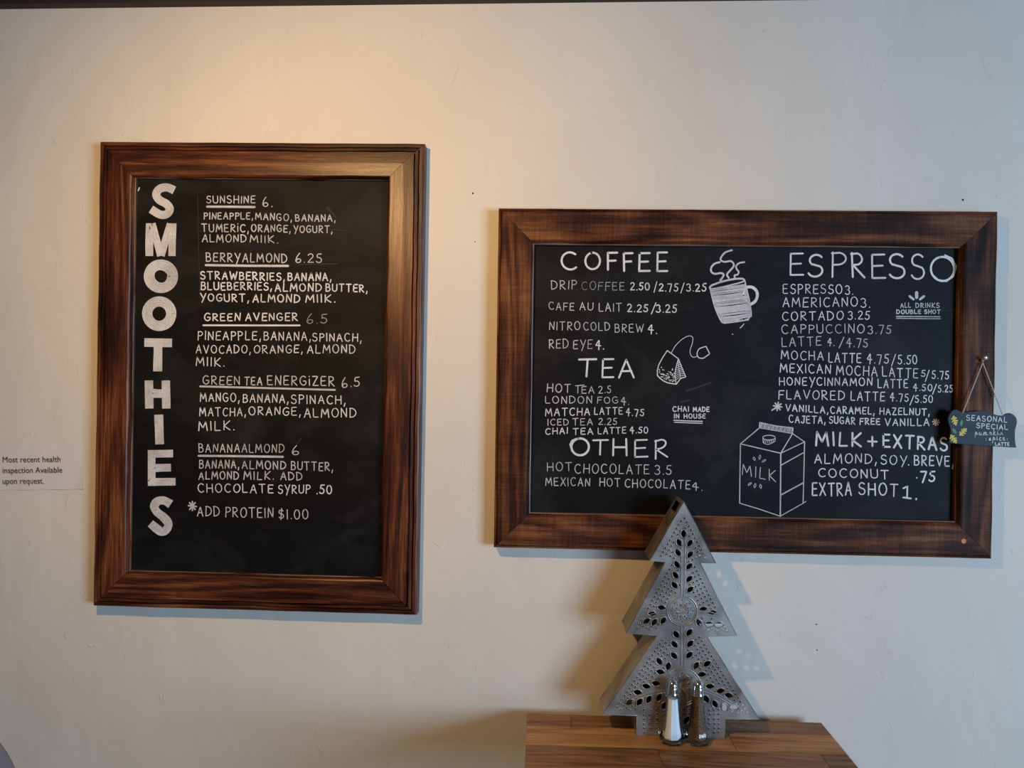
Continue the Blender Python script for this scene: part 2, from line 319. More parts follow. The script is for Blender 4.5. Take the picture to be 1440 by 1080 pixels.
# ------------------------------------------------------------------ chalk strokes
def arc(cx, cy, rx, ry, a0, a1, n=9): return [(cx+rx*math.cos(math.radians(a0+(a1-a0)*i/n)), cy+ry*math.sin(math.radians(a0+(a1-a0)*i/n))) for i in range(n+1)]
G = {
 'A': (.64, [[(0, 0), (.32, 1), (.64, -.02)], [(.10, .36), (.54, .36)]]),
 'B': (.56, [[(.02, 0), (.02, 1)], [(.0, .97)]+arc(.22, .76, .26, .23, 80, -85)+[(.06, .53)], [(.06, .53)]+arc(.26, .27, .30, .27, 80, -90)+[(0, .0)]]),
 'C': (.62, [arc(.36, .5, .36, .5, 50, 312, 14)]),
 'D': (.64, [[(.02, 0), (.02, 1)], [(-.02, .99)]+arc(.12, .5, .52, .49, 82, -84, 12)+[(0, .0)]]),
 'E': (.52, [[(.52, .98), (.02, .97), (.0, 0), (.53, .01)], [(.01, .5), (.44, .52)]]),
 'F': (.52, [[(.55, .98), (.02, .97), (.0, -.02)], [(.01, .5), (.45, .52)]]),
 'G': (.66, [arc(.36, .5, .36, .5, 50, 318, 13)+[(.66, .46), (.36, .46)]]),
 'H': (.62, [[(.0, 0), (.02, 1)], [(.62, 0), (.60, 1)], [(.02, .5), (.61, .5)]]),
 'I': (.06, [[(.03, 0), (.03, 1)]]),
 'i': (.06, [[(.03, 0), (.03, .72)], [(.03, .98), (.035, 1.02)]]),
 'J': (.48, [[(.40, 1)]+arc(.20, .2, .2, .2, 0, -170, 7), [(.12, .99), (.56, .99)]]),
 'K': (.58, [[(.02, 0), (.02, 1)], [(.56, 1), (.04, .44), (.58, -.02)]]),
 'L': (.50, [[(.02, 1), (0, 0), (.50, .01)]]),
 'M': (.80, [[(0, 0), (.09, 1), (.40, .28), (.69, 1), (.80, 0)]]),
 'N': (.58, [[(.0, 0), (.03, 1), (.55, 0), (.58, 1)]]),
 'O': (.68, [arc(.34, .5, .34, .5, 100, 462, 20)]),
 'P': (.52, [[(.02, -.02), (.02, 1)], [(-.02, .96)]+arc(.20, .74, .32, .25, 75, -95)+[(.03, .48)]]),
 'R': (.58, [[(.02, 0), (.02, 1)], [(-.02, .96)]+arc(.20, .75, .30, .24, 75, -95)+[(.05, .50), (.58, -.02)]]),
 'S': (.54, [arc(.28, .75, .25, .25, 35, 225, 9)+arc(.26, .26, .28, .27, 48, -155, 10)]),
 'T': (.66, [[(0, .98), (.66, 1)], [(.33, .98), (.33, -.02)]]),
 'U': (.60, [[(0, 1)]+arc(.30, .30, .30, .30, 180, 360, 9)+[(.60, 1)]]),
 'V': (.66, [[(0, 1), (.34, 0), (.66, 1.02)]]),
 'W': (.90, [[(0, 1), (.22, 0), (.46, .75), (.68, 0), (.90, 1)]]),
 'X': (.62, [[(0, 1), (.62, 0)], [(.60, 1), (0, 0)]]),
 'Y': (.62, [[(0, 1), (.30, .42)], [(.64, 1), (.20, -.24)]]),
 'Z': (.56, [[(0, 1), (.54, 1), (0, 0), (.58, .01)]]),
 '0': (.58, [arc(.29, .5, .29, .5, 95, 455, 16)]),
 '1': (.10, [[(.05, 1), (.05, 0)]]),
 'l': (.50, [[(.02, .78), (.30, 1), (.26, 0)], [(0, 0), (.52, 0)]]),
 '2': (.56, [arc(.26, .74, .25, .26, 160, -30, 9)+[(0, .0), (.58, .02)]]),
 '3': (.52, [arc(.22, .76, .25, .24, 150, -75, 9)+[(.22, .53)]+arc(.22, .26, .29, .27, 75, -150, 9)]),
 '4': (.58, [[(.36, 1), (0, .36), (.60, .36)], [(.42, .98), (.36, -.15)]]),
 '5': (.52, [[(.52, 1), (.12, .98), (.08, .56)]+arc(.22, .30, .28, .30, 95, -150, 10)]),
 '6': (.52, [[(.36, 1.08), (.12, .70), (.02, .32)]+arc(.26, .24, .25, .25, 180, 360, 9)+arc(.30, .24, .21, .18, 0, 190, 8)]),
 '7': (.52, [[(0, .97), (.54, .98), (.22, -.10)]]),
 '.': (.08, [[(.04, .0), (.05, .04)]]),
 ',': (.12, [[(.10, .12), (.02, -.24)]]),
 '/': (.50, [[(.50, 1.15), (0, -.28)]]),
 '$': (.56, [arc(.28, .72, .24, .22, 30, 225, 8)+arc(.27, .28, .26, .24, 48, -150, 9), [(.34, 1.12), (.22, -.12)]]),
 '+': (.60, [[(0, .5), (.6, .5)], [(.3, .8), (.3, .2)]]),
 # small joined-up hand
 'p': (.62, [[(.18, .62), (.0, -.55)]+[(.10, .1)]+arc(.26, .35, .20, .27, 150, -120, 8)+[(.62, .18)]]),
 'u': (.62, [[(.05, .6), (.02, .2), (.18, .0), (.38, .2), (.46, .6), (.42, .12), (.62, .1)]]),
 'm': (.95, [[(.0, 0), (.08, .6), (.1, .4), (.26, .62), (.34, .5), (.32, 0), (.4, .45), (.56, .62), (.66, .5), (.64, .05), (.95, .12)]]),
 'k': (.60, [[(.0, 0), (.14, 1.05)], [(.44, .6), (.10, .32), (.40, .0), (.60, .1)]]),
 'j': (.30, [[(.05, .6), (.03, .1), (.30, .1)], [(.09, .86), (.1, .9)]]),
 'n': (.62, [[(.0, 0), (.08, .6), (.1, .4), (.28, .62), (.38, .5), (.38, .1), (.62, .12)]]),
 's': (.48, [[(.0, .1), (.24, .66), (.30, .30), (.18, .02), (.04, .1)], [(.18, .02), (.48, .1)]]),
 'c': (.45, [arc(.24, .31, .22, .31, 50, 300, 9)+[(.45, .12)]]),
 'e': (.50, [[(.04, .26), (.30, .34)]+arc(.22, .38, .14, .22, 0, 180, 6)+[(.06, .1), (.22, .0), (.50, .12)]]),
 ';': (.1, [[(.05, .5), (.05, .54)], [(.05, .1), (.05, .14)]]),
}
zoff = [0]
def ribbon(P, w, cap=True):
    """flat stroke along 2D points -> verts2d, faces"""
    Q = [P[0]]
    for p in P[1:]:
        if math.hypot(p[0]-Q[-1][0], p[1]-Q[-1][1]) > w*.12: Q.append(p)
    if len(Q) < 2: Q = [(P[0][0]-w*.2, P[0][1]), (P[0][0]+w*.2, P[0][1])]
    v, f = [], []; n = len(Q)
    # split at sharp corners, each run its own strip with round ends
    runs = [[Q[0]]]
    for i in range(1, n):
        runs[-1].append(Q[i])
        if i < n-1:
            a = (Q[i][0]-Q[i-1][0], Q[i][1]-Q[i-1][1]); b = (Q[i+1][0]-Q[i][0], Q[i+1][1]-Q[i][1])
            cs = (a[0]*b[0]+a[1]*b[1])/(math.hypot(*a)*math.hypot(*b)+1e-12)
            if cs < .6: runs.append([Q[i]])
    for R in runs:
        m = len(R); base = len(v)
        for i, p in enumerate(R):
            a = R[max(0, i-1)]; b = R[min(m-1, i+1)]; tx, ty = b[0]-a[0], b[1]-a[1]; L = math.hypot(tx, ty) or 1; tx /= L; ty /= L
            ww = w*.5
            if cap and i == 0: 
                v += [(p[0]-tx*ww*.9+ty*ww*.5, p[1]-ty*ww*.9-tx*ww*.5), (p[0]-tx*ww*.9-ty*ww*.5, p[1]-ty*ww*.9+tx*ww*.5)]
            v += [(p[0]+ty*ww, p[1]-tx*ww), (p[0]-ty*ww, p[1]+tx*ww)]
            if cap and i == m-1:
                v += [(p[0]+tx*ww*.9+ty*ww*.5, p[1]+ty*ww*.9-tx*ww*.5), (p[0]+tx*ww*.9-ty*ww*.5, p[1]+ty*ww*.9+tx*ww*.5)]
        k = (len(v)-base)//2
        for i in range(k-1): f.append((base+2*i, base+2*i+1, base+2*i+3, base+2*i+2))
    return v, f
class Chalk:
    """collects strokes given in photograph pixels and lays them on a board's face"""
    def __init__(s, root, depth): s.root, s.depth, s.g, s.k = root, depth, Geo(), 0
    def stroke(s, P, w, cap=True):
        v, f = ribbon(P, w, cap); s.k += 1
        inv = s.root.matrix_world.inverted(); dd = s.depth - .00002*(s.k % 12)
        V = [inv @ bp(x, y, dd) for x, y in v]
        # counter-check facing
        out = []
        for q in f:
            a, b, c = V[q[0]], V[q[1]], V[q[2]]; nr = (b-a).cross(c-a)
            out.append(q if nr.y < 0 else tuple(reversed(q)))
        s.g.add((V, out))
    def poly(s, P):
        s.k += 1; inv = s.root.matrix_world.inverted(); dd = s.depth - .00001*(s.k % 12)
        V = [inv @ bp(x, y, dd) for x, y in P]; n = len(s.g.v); a = sum((V[i].x*V[(i+1) % len(V)].z-V[(i+1) % len(V)].x*V[i].z) for i in range(len(V)))
        idx = list(range(len(V))); s.g.add((V, [tuple(idx if a < 0 else idx[::-1])]))
    def text(s, t, x0, x1, y0, y1, cap, w, j=.035):
        if cap < 14.5 and w > 1.6: w *= .86
        x0 += w*.42; x1 -= w*.42; y0 -= w*.25; y1 -= w*.25; cap -= w*.5
        gap = .33; tot = 0; w *= .88; adv = []
        for c in t:
            if c == ' ': adv.append(tot); tot += .30; continue
            adv.append(tot); tot += G[c][0] + (gap if c not in '.,' else gap*.9)
        tot -= gap
        sx = (x1-x0)/tot
        for c, a in zip(t, adv):
            if c == ' ': continue
            dy = random.uniform(-j, j)*cap; sc = 1+random.uniform(-j, j); sh = random.uniform(-.05, .05); ww = w*random.uniform(.9, 1.1)
            for st in G[c][1]:
                P = []
                for (x, y) in st:
                    X = x0+(a+x+sh*y)*sx; Y = (y0+(y1-y0)*(X-x0)/max(1, x1-x0))+dy - y*cap*sc
                    P.append((X, Y))
                s.stroke(P, ww)
    def done(s, name, mat, label=None): return s.g.build(name, mat, s.root, label=label)
DT = D-PH-.0006
def line(root, words, tone, label, region, name='chalk_lettering', extra=()):
    ox, oy, s = region; ch = Chalk(root, DT)
    for wd in words:
        t, x0, x1, y0, y1, cap = wd[:6]; w = wd[6] if len(wd) > 6 else 8.5
        ch.text(t, ox+x0/s, ox+x1/s, oy+y0/s, oy+y1/s, cap/s, w/s)
    for P, w in extra: ch.stroke([(ox+x/s, oy+y/s) for x, y in P], w/s)
    return ch.done(name, M[tone], label)
RA, RB = (170, 240, 5.4), (360, 240, 5.4); RC, RD = (170, 430, 5.4), (360, 430, 5.4); RE = (170, 600, 5.4)
X = 1026                    # the second crop's offset, in the first crop's units
def wl(*ws): return [(t, x0+(X if b else 0), x1+(X if b2 else 0), y0, y1, cap, *r) for (t, b, x0, b2, x1, y0, y1, cap, *r) in ws]
L = lambda w, tone, lab, reg, ex=(): line(boardL, wl(*w), tone, lab, reg, extra=ex)
L([('SUNSHINE', 0, 648, 0, 1022, 248, 248, 58), ('6.', 1, 48, 1, 125, 272, 275, 72)], 'c2', 'underlined chalk heading SUNSHINE 6.', RA, [([(655, 273), (830, 274), (1015, 276)], 17)])
L([('PINEAPPLE,', 0, 628, 0, 1003, 370, 370, 52), ('MANGO,', 0, 1020, 1, 272, 372, 385, 55), ('BANANA,', 1, 297, 1, 603, 385, 387, 54)], 'c2', 'chalk line reading PINEAPPLE, MANGO, BANANA,', RA)
L([('TUMERiC,', 0, 612, 0, 970, 465, 468, 62), ('ORANGE,', 0, 988, 1, 262, 465, 468, 57), ('YOGURT,', 1, 283, 1, 580, 470, 474, 55)], 'c2', 'chalk line reading TUMERIC, ORANGE, YOGURT,', RA)
L([('ALMOND', 0, 615, 0, 955, 543, 545, 60), ('MIIK.', 0, 978, 1, 168, 545, 552, 57, 9.5)], 'c2', 'chalk line reading ALMOND MILK. under YOGURT', RA)
L([('BERRYALMOND', 0, 645, 1, 238, 690, 700, 68), ('6.25', 1, 297, 1, 503, 700, 700, 70)], 'c2', 'underlined chalk heading BERRY ALMOND 6.25', RA, [([(645, 717), (960, 722), (1269, 723)], 17)])
L([('STRAWBERRIES,', 0, 603, 1, 218, 825, 838, 62, 12), ('BANANA,', 1, 238, 1, 572, 836, 838, 62, 12)], 'c3', 'bold chalk line reading STRAWBERRIES, BANANA,', RA)
L([('BLUEBERRIES,', 0, 605, 1, 120, 908, 908, 62, 11.5), ('ALMOND', 1, 142, 1, 500, 918, 918, 62, 11.5), ('BUTTER,', 1, 527, 1, 846, 916, 924, 60, 11.5)], 'c3', 'bold chalk line reading BLUEBERRIES, ALMOND BUTTER,', RA)
L([('YOGURT,', 0, 600, 0, 972, 990, 998, 60, 11.5), ('ALMOND', 0, 998, 1, 335, 1000, 1002, 62, 11.5), ('MIIK.', 1, 374, 1, 602, 1002, 1002, 62, 11.5)], 'c3', 'bold chalk line reading YOGURT, ALMOND MILK.', RA)
L([('GREEN', 0, 630, 0, 908, 115, 115, 60, 11.5), ('AVENGER', 0, 944, 1, 318, 115, 115, 62, 11)], 'c3', 'underlined bold chalk heading GREEN AVENGER', RC, [([(626, 148), (1000, 149), (1358, 149)], 13)])
L([('6.5', 1, 382, 1, 542, 138, 134, 72, 7)], 'c1', 'thin chalk price 6.5 beside GREEN AVENGER', RC)
L([('PINEAPPLE,', 0, 582, 0, 1062, 260, 262, 68, 9), ('BANANA,', 1, 57, 1, 415, 262, 265, 67, 9), ('SPINACH,', 1, 427, 1, 800, 268, 274, 62, 9)], 'c3', 'chalk line reading PINEAPPLE, BANANA, SPINACH,', RC)
L([('AVOCADO,', 0, 568, 0, 985, 362, 362, 64, 9), ('ORANGE,', 0, 1008, 1, 353, 362, 358, 62, 9), ('ALMOND', 1, 387, 1, 756, 360, 362, 66, 9)], 'c3', 'chalk line reading AVOCADO, ORANGE, ALMOND', RC)
L([('MIIK.', 0, 568, 0, 786, 458, 460, 68, 9.5)], 'c3', 'chalk word MILK. under AVOCADO', RC)
L([('GREEN', 0, 620, 0, 905, 598, 602, 66), ('TEA', 0, 935, 1, 48, 602, 602, 64), ('ENERGiZER', 1, 84, 1, 598, 603, 610, 74)], 'c2', 'underlined chalk heading GREEN TEA ENERGIZER', RC, [([(602, 612), (1100, 625), (1625, 639)], 14)])
L([('6.5', 1, 650, 1, 790, 622, 612, 74, 8)], 'c2', 'chalk price 6.5 beside GREEN TEA ENERGIZER', RC)
L([('MANGO,', 0, 600, 0, 900, 728, 728, 66, 10), ('BANANA,', 0, 924, 1, 246, 734, 738, 66, 10), ('SPINACH,', 1, 265, 1, 678, 744, 748, 68, 9.5)], 'c3', 'chalk line reading MANGO, BANANA, SPINACH,', RC)
L([('MATCHA,', 0, 595, 0, 948, 838, 838, 66, 9.5), ('ORANGE,', 0, 970, 1, 338, 830, 834, 64, 9.5), ('ALMOND', 1, 364, 1, 762, 848, 850, 72, 9.5)], 'c3', 'chalk line reading MATCHA, ORANGE, ALMOND', RC)
L([('MILK.', 0, 588, 0, 862, 950, 945, 72, 10)], 'c3', 'chalk word MILK. under MATCHA', RC)
L([('BANANAALMOND', 0, 590, 1, 215, 196, 198, 66, 7.5), ('6', 1, 272, 1, 328, 213, 213, 70, 9)], 'c2', 'underlined chalk heading BANANA ALMOND 6', RE, [([(590, 221), (900, 224), (1230, 229)], 16)])
L([('BANANA,', 0, 593, 0, 898, 316, 318, 64), ('ALMOND', 0, 918, 1, 228, 320, 326, 64), ('BUTTER,', 1, 264, 1, 584, 328, 338, 66)], 'c2', 'chalk line reading BANANA, ALMOND BUTTER,', RE)
L([('ALMOND', 0, 588, 0, 898, 402, 402, 62), ('MILK.', 0, 930, 1, 135, 404, 402, 64), ('ADD', 1, 184, 1, 353, 405, 408, 62)], 'c2', 'chalk line reading ALMOND MILK. ADD', RE)
L([('CHOCOLATE', 0, 584, 1, 133, 498, 506, 68, 9.5), ('SYRUP', 1, 167, 1, 413, 508, 506, 66, 9.5), ('.50', 1, 457, 1, 578, 512, 512, 70, 11)], 'c3', 'chalk line reading CHOCOLATE SYRUP .50', RE)
L([('ADD', 0, 578, 0, 752, 680, 680, 74, 9), ('PROTEIN', 0, 792, 1, 133, 688, 694, 76, 9), ('$1.00', 1, 170, 1, 398, 700, 704, 74, 9)], 'c2', 'chalk line reading ADD PROTEIN $1.00 after an asterisk', RE,
  [([(543+dx*30, 603+dy*34), (543-dx*30, 603-dy*34)], 11) for dx, dy in ((1, .1), (.7, .75), (0, 1), (-.7, .75))])
# SMOOTHIES, thick hand-filled letters
def fat(letter, paths, w, region, cyc=False):
    ox, oy, s = region; ch = Chalk(boardL, DT+.00012); ch2 = Chalk(boardL, DT-.0002)
    for P in paths:
        P = [(ox+x/s, oy+y/s) for x, y in P]; ww = (w if not isinstance(w, list) else w[paths.index(P)] if P in paths else w[0])/s
        ch.stroke(P, ww, cap=False)
        k = 5
        for i in range(k):
            off = ww*((i+random.uniform(-.3, .3))/(k-1)-.5)*.84; Q = []; wv = random.uniform(0, 6)
            for j, p in enumerate(P):
                a, b = P[max(0, j-1)], P[min(len(P)-1, j+1)]
                if cyc: a, b = P[(j-1) % (len(P)-1)], P[(j+1) % (len(P)-1)]
                tx, ty = b[0]-a[0], b[1]-a[1]; l = math.hypot(tx, ty) or 1
                o_ = off+.5*math.sin(j*.45+wv); Q.append((p[0]-ty/l*o_, p[1]+tx/l*o_))
            ch2.stroke(Q, random.uniform(.9, 1.8), cap=False)
    o = ch.done('block_letter', M['c2'], 'thick chalk-filled capital letter %s' % letter); ch2.root = o; ch2.g.build('chalk_streaks', M['cs'], o)
    return o
def seg(a, b, n=8): return [(a[0]+(b[0]-a[0])*i/n, a[1]+(b[1]-a[1])*i/n) for i in range(n+1)]
fat('S', [catmull([(405, 150), (352, 128), (295, 138), (268, 180), (292, 222), (345, 252), (371, 290), (350, 328), (300, 334), (228, 292)], 5)], 62, RA)
fat('M', [seg((218, 400), (218, 648)), seg((390, 400), (388, 648)), seg((236, 402), (304, 646)), seg((376, 402), (304, 646))], 55, RA)
def ring(c, rx, ry): return [(c[0]+rx*math.cos(i*math.pi/16), c[1]+ry*math.sin(i*math.pi/16)) for i in range(33)]
fat('O', [ring((304, 802), 91, 89)], 78, RA, True)
fat('O', [ring((291, 60), 91, 93)], 78, RC, True)
fat('T', [seg((178, 279), (388, 282)), seg((282, 300), (281, 498))], 65, RC)
fat('H', [seg((212, 567), (216, 780)), seg((341, 567), (345, 780)), seg((240, 667), (315, 667))], 64, RC)
fat('I', [seg((288, 827), (294, 1052))], 66, RC)
fat('E', [seg((233, 178), (234, 450)), seg((206, 207), (396, 204)), seg((230, 314), (380, 311)), seg((208, 420), (415, 418))], 58, RE)
fat('S', [catmull([(378, 590), (330, 562), (282, 566), (254, 604), (276, 650), (328, 690), (361, 738), (342, 785), (300, 795), (224, 735)], 5)], 62, RE)
c = Chalk(boardL, DT); c.stroke([(194.5, 268), (196, 264)], 1.5); c.done('chalk_dash', M['c3'])
# coffee board
RG, RH = (740, 330, 7.2), (870, 330, 6.857); RI, RJ, RK = (750, 470, 7.2), (890, 460, 7.2), (750, 580, 5.333)
RL, RM, RN = (1080, 340, 5.143), (1080, 470, 5.143), (1020, 580, 4.235)
def R(words, tone, lab, reg, ex=()): return line(boardR, words, tone, lab, reg, extra=ex)
R([('C', 352, 520, 358, 358, 182, 22), ('O', 588, 755, 350, 350, 182, 22), ('F', 818, 930, 358, 358, 188, 22), ('F', 982, 1088, 366, 366, 192, 22), ('E', 1134, 1258, 370, 370, 200, 22), ('E', 1318, 1436, 370, 370, 205, 22)], 'c3', 'large chalk heading COFFEE', RG)
R([('DRIP', 252, 512, 556, 554, 92, 9)], 'c2', 'chalk word DRIP', RG)
R([('COFFEE', 560, 995, 560, 566, 86, 8)], 'c1', 'faint chalk word COFFEE after DRIP', RG)
R([('2.50', 108, 300, 536, 536, 74, 13), ('/', 336, 374, 536, 536, 74, 12), ('2.75', 384, 576, 546, 546, 74, 13), ('/', 594, 638, 546, 546, 72, 12), ('3.25', 652, 846, 548, 548, 76, 13)], 'c3', 'bold chalk prices 2.50/2.75/3.25', RH)
R([('CAFE', 228, 486, 760, 770, 80, 9), ('AU', 540, 678, 766, 768, 80, 9), ('LAIT', 735, 968, 780, 778, 86, 8.5)], 'c2', 'chalk line reading CAFE AU LAIT', RG)
R([('2.25', 82, 284, 742, 748, 76, 13), ('/', 312, 360, 748, 748, 82, 13), ('3.25', 360, 562, 750, 752, 78, 13)], 'c3', 'bold chalk prices 2.25/3.25', RH)
R([('NITRO', 232, 548, 966, 966, 86), ('COLD', 580, 850, 970, 972, 84), ('BREW', 895, 1188, 988, 992, 88)], 'c2', 'chalk line reading NITRO COLD BREW', RG)
R([('4.', 278, 370, 948, 956, 80, 13)], 'c3', 'bold chalk price 4. after NITRO COLD BREW', RH)
R([('RED', 157, 358, 148, 140, 95, 9.5), ('EYE', 402, 598, 148, 148, 92, 9)], 'c2', 'chalk words RED EYE', RI)
R([('4.', 628, 716, 145, 152, 86, 14)], 'c3', 'bold chalk price 4. after RED EYE', RI)
R([('T', 442, 634, 435, 435, 182, 21), ('E', 690, 818, 445, 445, 200, 21), ('A', 858, 1026, 445, 440, 195, 21)], 'c3', 'large chalk heading TEA', RI)
R([('HOT', 135, 380, 588, 588, 88, 10.5), ('EA', 488, 618, 600, 598, 76, 9), ('2.5', 658, 788, 598, 598, 76, 9)], 'c2', 'chalk line reading HOT TEA 2.5', RI, [([(427, 522), (515, 514)], 8), ([(452, 520), (450, 595)], 8)])
R([('LONDON', 120, 596, 702, 702, 76, 9), ('FOG', 645, 860, 702, 702, 68, 9), ('4.', 886, 970, 705, 715, 72, 10)], 'c2', 'chalk line reading LONDON FOG 4.', RI)
R([('MATCHA', 120, 574, 828, 820, 80, 10), ('LATTE', 615, 906, 814, 812, 74, 9.5), ('4.75', 935, 1122, 820, 832, 72, 9.5)], 'c3', 'chalk line reading MATCHA LATTE 4.75', RI)
R([('ICED', 142, 360, 924, 922, 66, 9), ('TEA', 395, 602, 924, 918, 72, 9), ('2.25', 657, 848, 918, 918, 68, 9)], 'c2', 'chalk line reading ICED TEA 2.25', RI)
R([('CHAI', 120, 350, 1020, 1008, 66, 11), ('TEA', 398, 608, 1018, 1016, 68, 11), ('LATTE', 653, 940, 1012, 1006, 68, 10), ('4.50', 976, 1162, 1000, 1006, 66, 10)], 'c3', 'chalk line reading CHAI TEA LATTE 4.50', RI)
R([('O', 278, 424, 325, 325, 132, 17), ('T', 438, 562, 320, 320, 116, 15), ('H', 592, 706, 328, 328, 128, 15), ('E', 756, 862, 340, 338, 140, 15), ('R', 908, 1012, 348, 330, 148, 15)], 'c3', 'large chalk heading OTHER', RK, [([(283, 270), (275, 240), (290, 210), (320, 196)], 10)])
R([('HOT', 102, 292, 442, 440, 66, 7.5), ('CHOCOLATE', 310, 870, 458, 462, 72, 7), ('3.5', 910, 1038, 466, 468, 70, 7)], 'c2', 'chalk line reading HOT CHOCOLATE 3.5', RK)
R([('MEXICAN', 90, 426, 550, 555, 64, 7), ('HOT', 495, 654, 556, 558, 64, 7), ('CHOCOLATE', 685, 1178, 562, 574, 66, 7), ('4.', 1190, 1268, 574, 588, 54, 7.5)], 'c2', 'chalk line reading MEXICAN HOT CHOCOLATE 4.', RK)
R([('CHAI', 400, 570, 856, 856, 56, 12), ('MADE', 606, 776, 858, 858, 50, 11), ('IN', 414, 472, 924, 924, 46, 12), ('HOUSE', 515, 736, 926, 926, 48, 12)], 'c3', 'small bold chalk note CHAI MADE IN HOUSE with a double underline', RJ,
  [([(414, 943), (560, 950), (704, 954)], 10), ([(420, 963), (560, 969), (702, 974)], 9)])
R([('E', 156, 260, 248, 248, 166, 15), ('S', 284, 398, 254, 254, 170, 16), ('P', 456, 568, 254, 254, 178, 15), ('R', 604, 704, 262, 262, 186, 15), ('E', 748, 853, 262, 262, 184, 15), ('S', 874, 996, 262, 262, 176, 16), ('S', 1032, 1136, 268, 268, 182, 16), ('O', 1172, 1356, 284, 284, 186, 17)], 'c3', 'large chalk heading ESPRESSO', RL,
  [([(1190, 240), (1230, 275), (1290, 286), (1340, 250), (1362, 180), (1330, 120), (1280, 97)], 12)])
R([('ESPRESSO', 107, 538, 376, 376, 70), ('3.', 558, 616, 382, 382, 66, 9)], 'c3', 'chalk line reading ESPRESSO 3.', RL)
R([('AMERICANO', 105, 650, 473, 468, 70), ('3.', 672, 738, 475, 475, 68, 9)], 'c3', 'chalk line reading AMERICANO 3.', RL)
R([('CORTADO', 102, 546, 573, 565, 66), ('3.25', 577, 736, 562, 562, 62)], 'c3', 'chalk line reading CORTADO 3.25', RL)
R([('CAPPUCCINO', 98, 698, 665, 660, 66), ('3.75', 722, 891, 665, 665, 62)], 'c2', 'chalk line reading CAPPUCCINO 3.75', RL)
R([('ALL', 957, 1034, 478, 476, 36, 6), ('DRINKS', 1067, 1240, 478, 478, 36, 6), ('DOUBLE', 927, 1108, 522, 522, 32, 8), ('SHOT', 1130, 1248, 522, 522, 32, 8)], 'c2', 'small chalk note ALL DRINKS DOUBLE SHOT under three petals', RL,
  [([(928, 540), (1090, 541), (1244, 542)], 7), ([(930, 553), (1090, 556), (1248, 557)], 6), ([(1075, 368), (1075, 402)], 24), ([(1024, 394), (1052, 416)], 17), ([(1128, 394), (1100, 416)], 17)])
R([('LATTE', 99, 386, 90, 82, 68), ('4.', 428, 480, 78, 84, 52), ('/', 512, 550, 85, 85, 60), ('4.75', 566, 723, 88, 95, 62)], 'c2', 'chalk line reading LATTE 4./4.75', RM)
R([('MOCHA', 93, 403, 182, 190, 66, 9), ('LATTE', 436, 675, 203, 208, 72, 9.5), ('4.75', 713, 875, 208, 214, 68, 9), ('/', 890, 928, 212, 212, 62), ('5.50', 938, 1080, 216, 218, 66, 9)], 'c3', 'chalk line reading MOCHA LATTE 4.75/5.50', RM)
R([('MEXICAN', 85, 455, 278, 285, 66, 9), ('MOCHA', 492, 793, 296, 304, 70, 9), ('LATTE', 826, 1086, 306, 320, 70, 9), ('5', 1107, 1140, 308, 308, 50, 9), ('/', 1134, 1170, 330, 330, 60), ('5.75', 1184, 1310, 324, 324, 60, 9)], 'c3', 'chalk line reading MEXICAN MOCHA LATTE 5/5.75', RM)
R([('HONEYCINNAMON', 80, 755, 370, 374, 60, 9), ('LATTE', 793, 1013, 388, 390, 64, 9), ('4.50', 1048, 1188, 406, 412, 50, 8.5), ('/', 1187, 1222, 420, 420, 56), ('5.25', 1228, 1338, 420, 420, 54, 8.5)], 'c3', 'chalk line reading HONEY CINNAMON LATTE 4.50/5.25', RM)
R([('FLAVORED', 75, 556, 470, 476, 68, 9), ('LATTE', 596, 846, 480, 484, 68, 9), ('4.75', 880, 1018, 480, 488, 56, 8.5), ('/', 1024, 1056, 500, 500, 52), ('5.50', 1062, 1193, 496, 498, 54, 8.5)], 'c3', 'chalk line reading FLAVORED LATTE 4.75/5.50', RM)
def star(x, y, r): return [([(x+dx*r, y+dy*r), (x-dx*r, y-dy*r)], 10) for dx, dy in ((1, .15), (.6, .8), (-.15, 1), (-.8, .6))]
R([('VANILLA,', 124, 436, 556, 574, 52, 10), ('CARAMEL,', 450, 770, 574, 580, 54, 10), ('HAZELNUT,', 805, 1168, 582, 588, 52, 10)], 'c3', 'bold chalk line reading VANILLA, CARAMEL, HAZELNUT, after an asterisk', RM, star(70, 522, 30)+[([(28, 550), (70, 522)], 9)])
R([('CAJETA,', 150, 415, 640, 648, 56, 10), ('SUGAR', 440, 632, 644, 654, 54, 10), ('FREE', 662, 812, 655, 655, 48, 10), ('VANILLA', 842, 1168, 664, 664, 54, 10)], 'c3', 'bold chalk line reading CAJETA, SUGAR FREE VANILLA', RM)
line(boardR, [], 'ctan', 'tan coloured chalk asterisk after VANILLA', RM, extra=star(1215, 636, 24))
R([('MILK', 535, 813, 200, 204, 86, 13), ('EXTRAS', 936, 1326, 206, 230, 84, 13)], 'c3', 'large chalk heading MILK + EXTRAS', RN, [([(850, 172), (902, 174)], 11), ([(875, 145), (876, 200)], 11)])
R([('ALMOND,', 530, 900, 304, 304, 58, 8), ('SOY', 924, 1080, 308, 312, 56, 8), ('.', 1085, 1095, 314, 314, 56, 9), ('BREVE,', 1122, 1358, 316, 322, 62, 8)], 'c3', 'chalk line reading ALMOND, SOY, BREVE,', RN)
R([('COCONUT', 552, 974, 386, 396, 54, 8.5), ('.', 1136, 1144, 392, 392, 60, 10), ('75', 1156, 1252, 412, 412, 66, 12)], 'c3', 'chalk line reading COCONUT .75', RN)
R([('EXTRA', 515, 753, 498, 494, 78, 8.5), ('SHOT', 792, 1028, 488, 502, 74, 8.5), ('l.', 1054, 1142, 508, 518, 78, 12)], 'c3', 'chalk line reading EXTRA SHOT 1.', RN)
